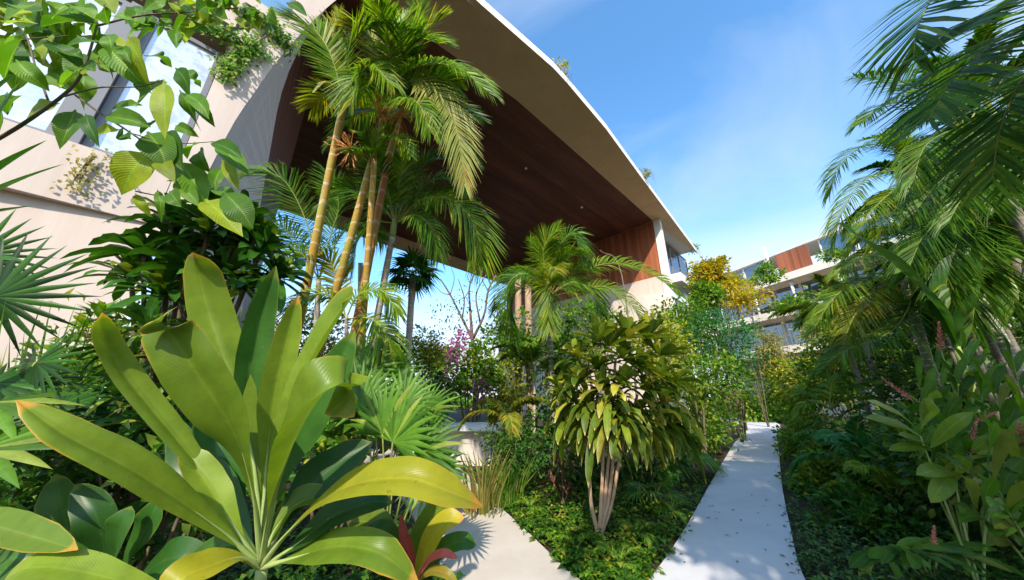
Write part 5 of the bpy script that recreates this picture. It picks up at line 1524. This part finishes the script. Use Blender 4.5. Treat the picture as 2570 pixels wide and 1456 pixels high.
# gingers with pink cones
def ginger(label, base, shoots, flowers, hw=.04, ln=.42):
    th = thing('shell_ginger', label, 'ginger', base, 'gingers with pink flower cones')
    m, s_ = MB(), MB()
    for top, n in shoots:
        T_ = P(*top)
        mid = base.lerp(T_, .5) + V((0, 0, .12))
        s_.tube([base, mid, T_], (.011, .009, .005), 6, 10)
        c = spline([base, mid, T_], 20)
        for i in range(n):
            x = .42 + .58 * i / (n - 1)
            k = min(int(x * 20), 19)
            p = c[k]
            tn = (c[k + 1] - c[k]).normalized()
            a = i * pi + U(-.4, .4)
            side = V((cos(a + .3), sin(a + .3) * .6 - .25, 0)).normalized()
            d = (tn * (.35 + .5 * x) + side * (1.15 - .7 * x)).normalized()
            l = ln * U(.8, 1.1)
            m.leaf([p, p + d * l * .35 + V((0, 0, .03)), p + d * l * .72 + V((0, 0, .0)), p + d * l - V((0, 0, .10 * l))], hw * U(.85, 1.15), (UP * .8 + V((0, -.6, 0)) - d * .2).normalized(), 'ell', .25, .04, 9, 2)
    m.build('foliage', MAT['ginger'], th)
    for px, py, t, dx, dy, l in flowers:
        c0, c1 = P(px, py, t), P(px + dx, py + dy, t - .05)
        f = MB()
        s_.tube([base, base.lerp(c0, .5) + V((0, 0, .1)), c0], (.009, .006), 5, 8)
        ax = (c1 - c0).normalized()
        e1 = ax.cross(V((.3, .9, .1))).normalized()
        e2 = ax.cross(e1)
        for i in range(34):
            x = i / 34
            a = i * 2.3999
            r_ = (e1 * cos(a) + e2 * sin(a))
            p = c0 + (c1 - c0) * x
            d = (r_ * (1 - .45 * x) + ax * .75).normalized()
            z = l * (1 - .55 * x)
            f.leaf([p, p + d * z * .5, p + d * z + ax * z * .15], z * .34, r_ * -1 + ax * .5, 'ell', .5, 0, 4, 1)
        f.build('flower', MAT['gingfl'], th)
    s_.build('stem', MAT['stem'], th)
ginger('ginger with pale green leaves and a curved pink cone over the shade', at_ground(2370, 1250, 3.6), [((2310, 1010, 3.5), 11), ((2270, 1080, 3.4), 9), ((2370, 1060, 3.3), 11), ((2430, 1120, 3.2), 9), ((2330, 1150, 3.2), 9)],
       [(2436, 1140, 3.2, 14, -80, .055), (2452, 1058, 3.2, 48, -24, .04)], .042, .46)
ginger('ginger at the picture edge with large drooping leaves', at_ground(2560, 1300, 2.8), [((2470, 1170, 2.5), 9), ((2520, 1120, 2.7), 10), ((2570, 1160, 2.6), 10), ((2440, 1280, 2.4), 9), ((2520, 1270, 2.3), 9)],
       [(2562, 1120, 2.7, -6, -60, .05)], .04, .5)
ginger('low ginger with a pink cone by the dark path edge', at_ground(2330, 1440, 2.9), [((2250, 1390, 2.7), 8), ((2400, 1400, 2.7), 8), ((2300, 1400, 2.6), 8), ((2190, 1400, 2.9), 8)],
       [(2344, 1385, 2.75, 0, -62, .045), (2388, 1400, 2.8, -2, -26, .03)], .04, .36)
ginger('tall ginger with an upright pink cone beside the banana leaf', at_ground(2370, 1000, 4.6), [((2340, 900, 4.6), 10), ((2420, 880, 4.5), 10), ((2460, 950, 4.3), 10), ((2300, 960, 4.5), 9), ((2390, 940, 4.3), 10)],
       [(2362, 880, 4.4, -6, -70, .07), (2285, 1000, 4.2, -70, -50, .06)], .045, .5)
ginger('dense ginger clump deep in shade at the edge', at_ground(2520, 1050, 4.0), [((2480, 960, 4.0), 10), ((2540, 900, 4.0), 10), ((2560, 1010, 3.8), 10), ((2500, 1060, 3.7), 10)], [], .042, .5)
gl = thing('shell_ginger', 'ginger shoot with pale flat leaves fanned out above the low shade', 'ginger', at_ground(2330, 1150, 3.0), 'gingers with pink flower cones')
m, s_ = MB(), MB()
for q in ((2310, 1095), (2395, 1190), (2500, 1250)):
    s_.tube([gl.location.copy(), gl.location.lerp(P(*q, 3.0), .5) + V((0, 0, .1)), P(*q, 3.0)], (.012, .009, .006), 6, 10)
for bx, by, tx, ty, hw in ((2318, 1100, 2172, 1048, 19), (2305, 1078, 2176, 1006, 17), (2310, 1080, 2352, 978, 19), (2335, 1125, 2442, 1034, 17), (2312, 1085, 2318, 1000, 10), (2335, 1128, 2255, 1092, 14), (2340, 1130, 2230, 1130, 13), (2395, 1188, 2300, 1192, 19), (2395, 1190, 2336, 1262, 20), (2398, 1192, 2424, 1148, 17), (2400, 1195, 2470, 1235, 19),
                           (2500, 1245, 2445, 1210, 17), (2510, 1250, 2478, 1372, 24), (2512, 1250, 2548, 1330, 18), (2500, 1240, 2580, 1215, 18), (2440, 1130, 2560, 1090, 22), (2450, 1140, 2590, 1150, 20), (2350, 1140, 2420, 1180, 16)):
    t0 = 3.0 + U(-.1, .1)
    m.leaf([P(bx, by, t0), P((bx * 2 + tx) / 3, (by * 2 + ty) / 3 - 9, t0 - .08), P((bx + tx * 2) / 3, (by + ty * 2) / 3 - 7, t0 - .16), P(tx, ty, t0 - .2)], hw / FPX * 2.9, V((U(-.3, .2), -.75, .6)).normalized(), 'ell', .25, .05, 12, 2)
m.build('foliage', MAT['ginger_pale'], gl)
s_.build('stem', MAT['stem'], gl)
# ferny palms and dark shrubs along the path edge
for i, (px, py, t, L_, ranks, fm, lab) in enumerate((
        (2165, 1150, 5.2, .95, (1, 2, 1, 2, 1, 2, 1, 0), 'shrub_blue', 'ferny young palm with grey green fronds over the path edge'),
        (2240, 1240, 4.3, .8, (1, 2, 1, 2, 1, 2, 1), 'areca', 'low shaded palm between the path and the ginger'),
        (2090, 1120, 7.4, 1.0, (1, 2, 1, 2, 1, 0, 2), 'areca_dark', 'dark fern palm beside the middle of the path'),
        (2240, 1120, 5.6, 1.1, (1, 1, 2, 1, 2, 0, 2), 'areca_dark', 'shaded fern palm behind the pale ginger leaves'),
        (2080, 1010, 8.8, 1.1, (0, 1, 2, 1, 2, 1, 2), 'areca', 'green fern palm near the far bend of the path'))):
    c = P(px, py, t)
    palm(lab, V((c.x, c.y, 0)), V((c.x, c.y, max(.3, c.z - .2))), .03, None, ranks, L_ * 1.2, fm, 'fern palms along the path edge', 'fern_palm', 36)
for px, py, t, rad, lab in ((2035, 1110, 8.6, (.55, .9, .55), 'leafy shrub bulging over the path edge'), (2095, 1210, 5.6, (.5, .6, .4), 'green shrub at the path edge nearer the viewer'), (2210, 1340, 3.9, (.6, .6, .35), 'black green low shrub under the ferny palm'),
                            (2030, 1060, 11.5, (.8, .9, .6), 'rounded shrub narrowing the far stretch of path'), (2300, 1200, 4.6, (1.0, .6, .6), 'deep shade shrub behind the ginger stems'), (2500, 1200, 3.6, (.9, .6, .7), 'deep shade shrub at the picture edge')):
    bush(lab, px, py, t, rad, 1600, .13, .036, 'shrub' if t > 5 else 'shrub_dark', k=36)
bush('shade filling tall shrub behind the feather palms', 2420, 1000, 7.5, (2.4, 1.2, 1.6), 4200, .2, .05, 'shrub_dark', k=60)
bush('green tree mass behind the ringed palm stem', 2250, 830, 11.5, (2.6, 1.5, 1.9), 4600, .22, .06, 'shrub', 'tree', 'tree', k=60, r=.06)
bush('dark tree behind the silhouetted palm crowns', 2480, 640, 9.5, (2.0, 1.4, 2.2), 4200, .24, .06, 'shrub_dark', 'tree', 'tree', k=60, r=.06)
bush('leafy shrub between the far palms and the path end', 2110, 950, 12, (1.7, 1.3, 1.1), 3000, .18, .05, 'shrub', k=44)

# unseen neighbours behind the viewer that shade the path, as a garden would have
palm('tall palm standing behind the viewer beside the path', V((1.9, -1.3, 0)), V((2.0, -1.3, 4.1)), .09, 'trunk_gr', (0, 1, 2, 1, 2, 1, 2, 0, 1, 2, 1), 2.4, 'areca_dark', 'palms behind the viewer')
palm('second tall palm behind the viewer', V((3.4, -3.2, 0)), V((3.5, -3.3, 5.6)), .09, 'trunk_gr', (0, 1, 2, 1, 2, 1, 2, 0, 1, 2, 1), 2.5, 'areca_dark', 'palms behind the viewer')
b0 = V((3.9, -2.2, 0))
th = thing('broad_tree', 'broad tree behind the viewer shading the path', 'tree', b0)
m = MB()
bush_geo(m, V((3.9, -2.2, 5.6)), (2.7, 2.3, 2.4), 7000, .26, .075, 60, .3)
m.build('crown', MAT['shrub'], th)
m = MB()
m.tube([b0, b0 + V((.1, 0, 2)), b0 + V((0, .1, 5))], (.2, .16, .1), 10, 10)
stems_geo(m, b0 + V((0, 0, 3)), V((3.9, -2.2, 5.6)), (3, 2, 2), 7, .06)
m.build('trunk', MAT['barestem'], th)

b0 = V((10.4, -2.2, 0))
th = thing('broad_tree', 'second broad tree behind the viewer further across the path', 'tree', b0)
m = MB()
bush_geo(m, V((10.4, -2.2, 6.4)), (2.8, 2.3, 2.6), 4200, .28, .08, 60, .3)
m.build('crown', MAT['shrub'], th)
m = MB()
m.tube([b0, b0 + V((.1, 0, 2)), b0 + V((0, .1, 5))], (.2, .16, .1), 10, 10)
m.build('trunk', MAT['barestem'], th)

# ------------------------------------------------------------ ground cover and far woods
def scatter(name, label, n, where, ln, hw, mat, hmax=.2, cat='ground cover'):
    m = MB()
    k = 0
    while k < n:
        p = where()
        if p is None:
            continue
        k += 1
        for _ in range(3):
            a = U(0, 6.28)
            d = V((cos(a), sin(a), U(-.1, .6))).normalized()
            S = d.cross(UP).normalized()
            z = U(.6, 1.3)
            m.quadleaf(p + V((U(-.05, .05), U(-.05, .05), U(.02, hmax))), d, S, ln * z, hw * z, S.cross(d), .25)
    o = m.build(name, MAT[mat], None, V((0, 0, 0)))
    return tag(o, label, cat, None, 'stuff')
def inpix(x0, x1, y0, y1, ok=lambda x, y: True):
    def f():
        x, y = U(x0, x1), y0 + (y1 - y0) * U(0, 1)
        return G(x, y) if ok(x, y) else None
    return f
LEFT_EDGE = [(1050, 1880), (1085, 1862), (1130, 1835), (1210, 1790), (1330, 1725), (1456, 1642), (1600, 1510)]
RIGHT_EDGE = [(1050, 1950), (1130, 1955), (1210, 1962), (1330, 1985), (1456, 2018), (1600, 2110)]
WARM_EDGE = [(1180, 1165), (1260, 1238), (1350, 1333), (1456, 1443), (1560, 1592)]
from mathutils import noise as mn
BED = lambda x, y: interp(WARM_EDGE, y) + -4 + 16 * mn.noise(V((x, y, 0)) * .05) < x < interp(LEFT_EDGE, y) + 2 - 16 * mn.noise(V((x, y, 3)) * .05)
def patch(k, th):
    return lambda x, y: BED(x, y) and mn.noise(V((G(x, y).x * 2.2, G(x, y).y * 2.2, k))) > th
BEDPX = (1190, 1860, 1185, 1500)
scatter('ground_cover', 'low leafy ground cover between the two paths', 1500, inpix(*BEDPX, patch(0, -.15)), .06, .02, 'shrub', .12)
scatter('dark_ground_cover', 'dark ivy like ground cover between the two paths', 900, inpix(*BEDPX, patch(4, -.05)), .09, .03, 'shrub_dark', .10)
scatter('bright_ground_cover', 'bright lime leaves in patches between the two paths', 130, inpix(*BEDPX, patch(9, .12)), .07, .028, 'shrub_lime', .2)
for i, (x, y, lab) in enumerate(((1330, 1290, 'tiny fern beside the edge of the warm path'), (1450, 1400, 'tiny fern in the bed below the pale stems'), (1600, 1360, 'tiny fern between the pale stems and the grey path'), (1560, 1440, 'tiny fern at the lower end of the bed between paths'), (1690, 1300, 'tiny fern beside the edge of the grey path'))):
    c = G(x, y)
    palm(lab, c, c + V((0, 0, .06)), .01, None, (1, 1, 2, 1, 1, 2), .3, 'shrub', 'tiny ferns in the bed between the paths', 'fern', 24, cat='fern')
def litter(name, label, n, ok, x0, x1, y0, y1, z):
    m = MB()
    k = 0
    while k < n:
        x, y = U(x0, x1), U(y0, y1)
        if not ok(x, y):
            continue
        k += 1
        p = G(x, y) + V((0, 0, z))
        a = U(0, 6.28)
        d = V((cos(a), sin(a), 0))
        m.quadleaf(p, d, V((-d.y, d.x, 0)), U(.03, .07), U(.008, .018), UP, -.02)
    tag(m.build(name, MAT['brownleaf'], None, V((0, 0, 0))), label, 'leaf litter', None, 'stuff')
litter('leaf_litter', 'dry fallen leaves at the edges of the grey path', 70, lambda x, y: interp(LEFT_EDGE, y) + 4 < x < interp(RIGHT_EDGE, y) - 4 and (U(0, 1) < .12 or min(x - interp(LEFT_EDGE, y), interp(RIGHT_EDGE, y) - x) < 22), 1640, 2020, 1090, 1456, .056)
litter('dry_leaves', 'dry fallen leaves on the soil of the bed between the paths', 260, BED, 1190, 1860, 1185, 1500, .02)
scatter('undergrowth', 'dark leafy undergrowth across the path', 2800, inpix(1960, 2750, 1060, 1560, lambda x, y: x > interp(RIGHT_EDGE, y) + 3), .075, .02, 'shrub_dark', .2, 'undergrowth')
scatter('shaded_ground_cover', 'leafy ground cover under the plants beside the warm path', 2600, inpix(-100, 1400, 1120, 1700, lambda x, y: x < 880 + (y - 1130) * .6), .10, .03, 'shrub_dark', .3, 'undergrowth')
def far():
    a = U(-1.2, 1.2)
    r = U(55, 75)
    return V((sin(a) * r, cos(a) * r, U(0, 1) ** 1.5 * (3.6 + 1.6 * sin(a * 9) + 1.2 * sin(a * 23))))
m = MB()
for _ in range(9000):
    p = far()
    d = V((U(-1, 1), U(-1, .3), U(-.4, 1))).normalized()
    S = d.cross(UP).normalized()
    m.quadleaf(p, d, S, U(.8, 1.5), U(.3, .6), S.cross(d))
tag(m.build('far_woods', MAT['shrub'], None, V((0, 0, 0))), 'low far woods seen under the arch', 'woods', None, 'stuff')
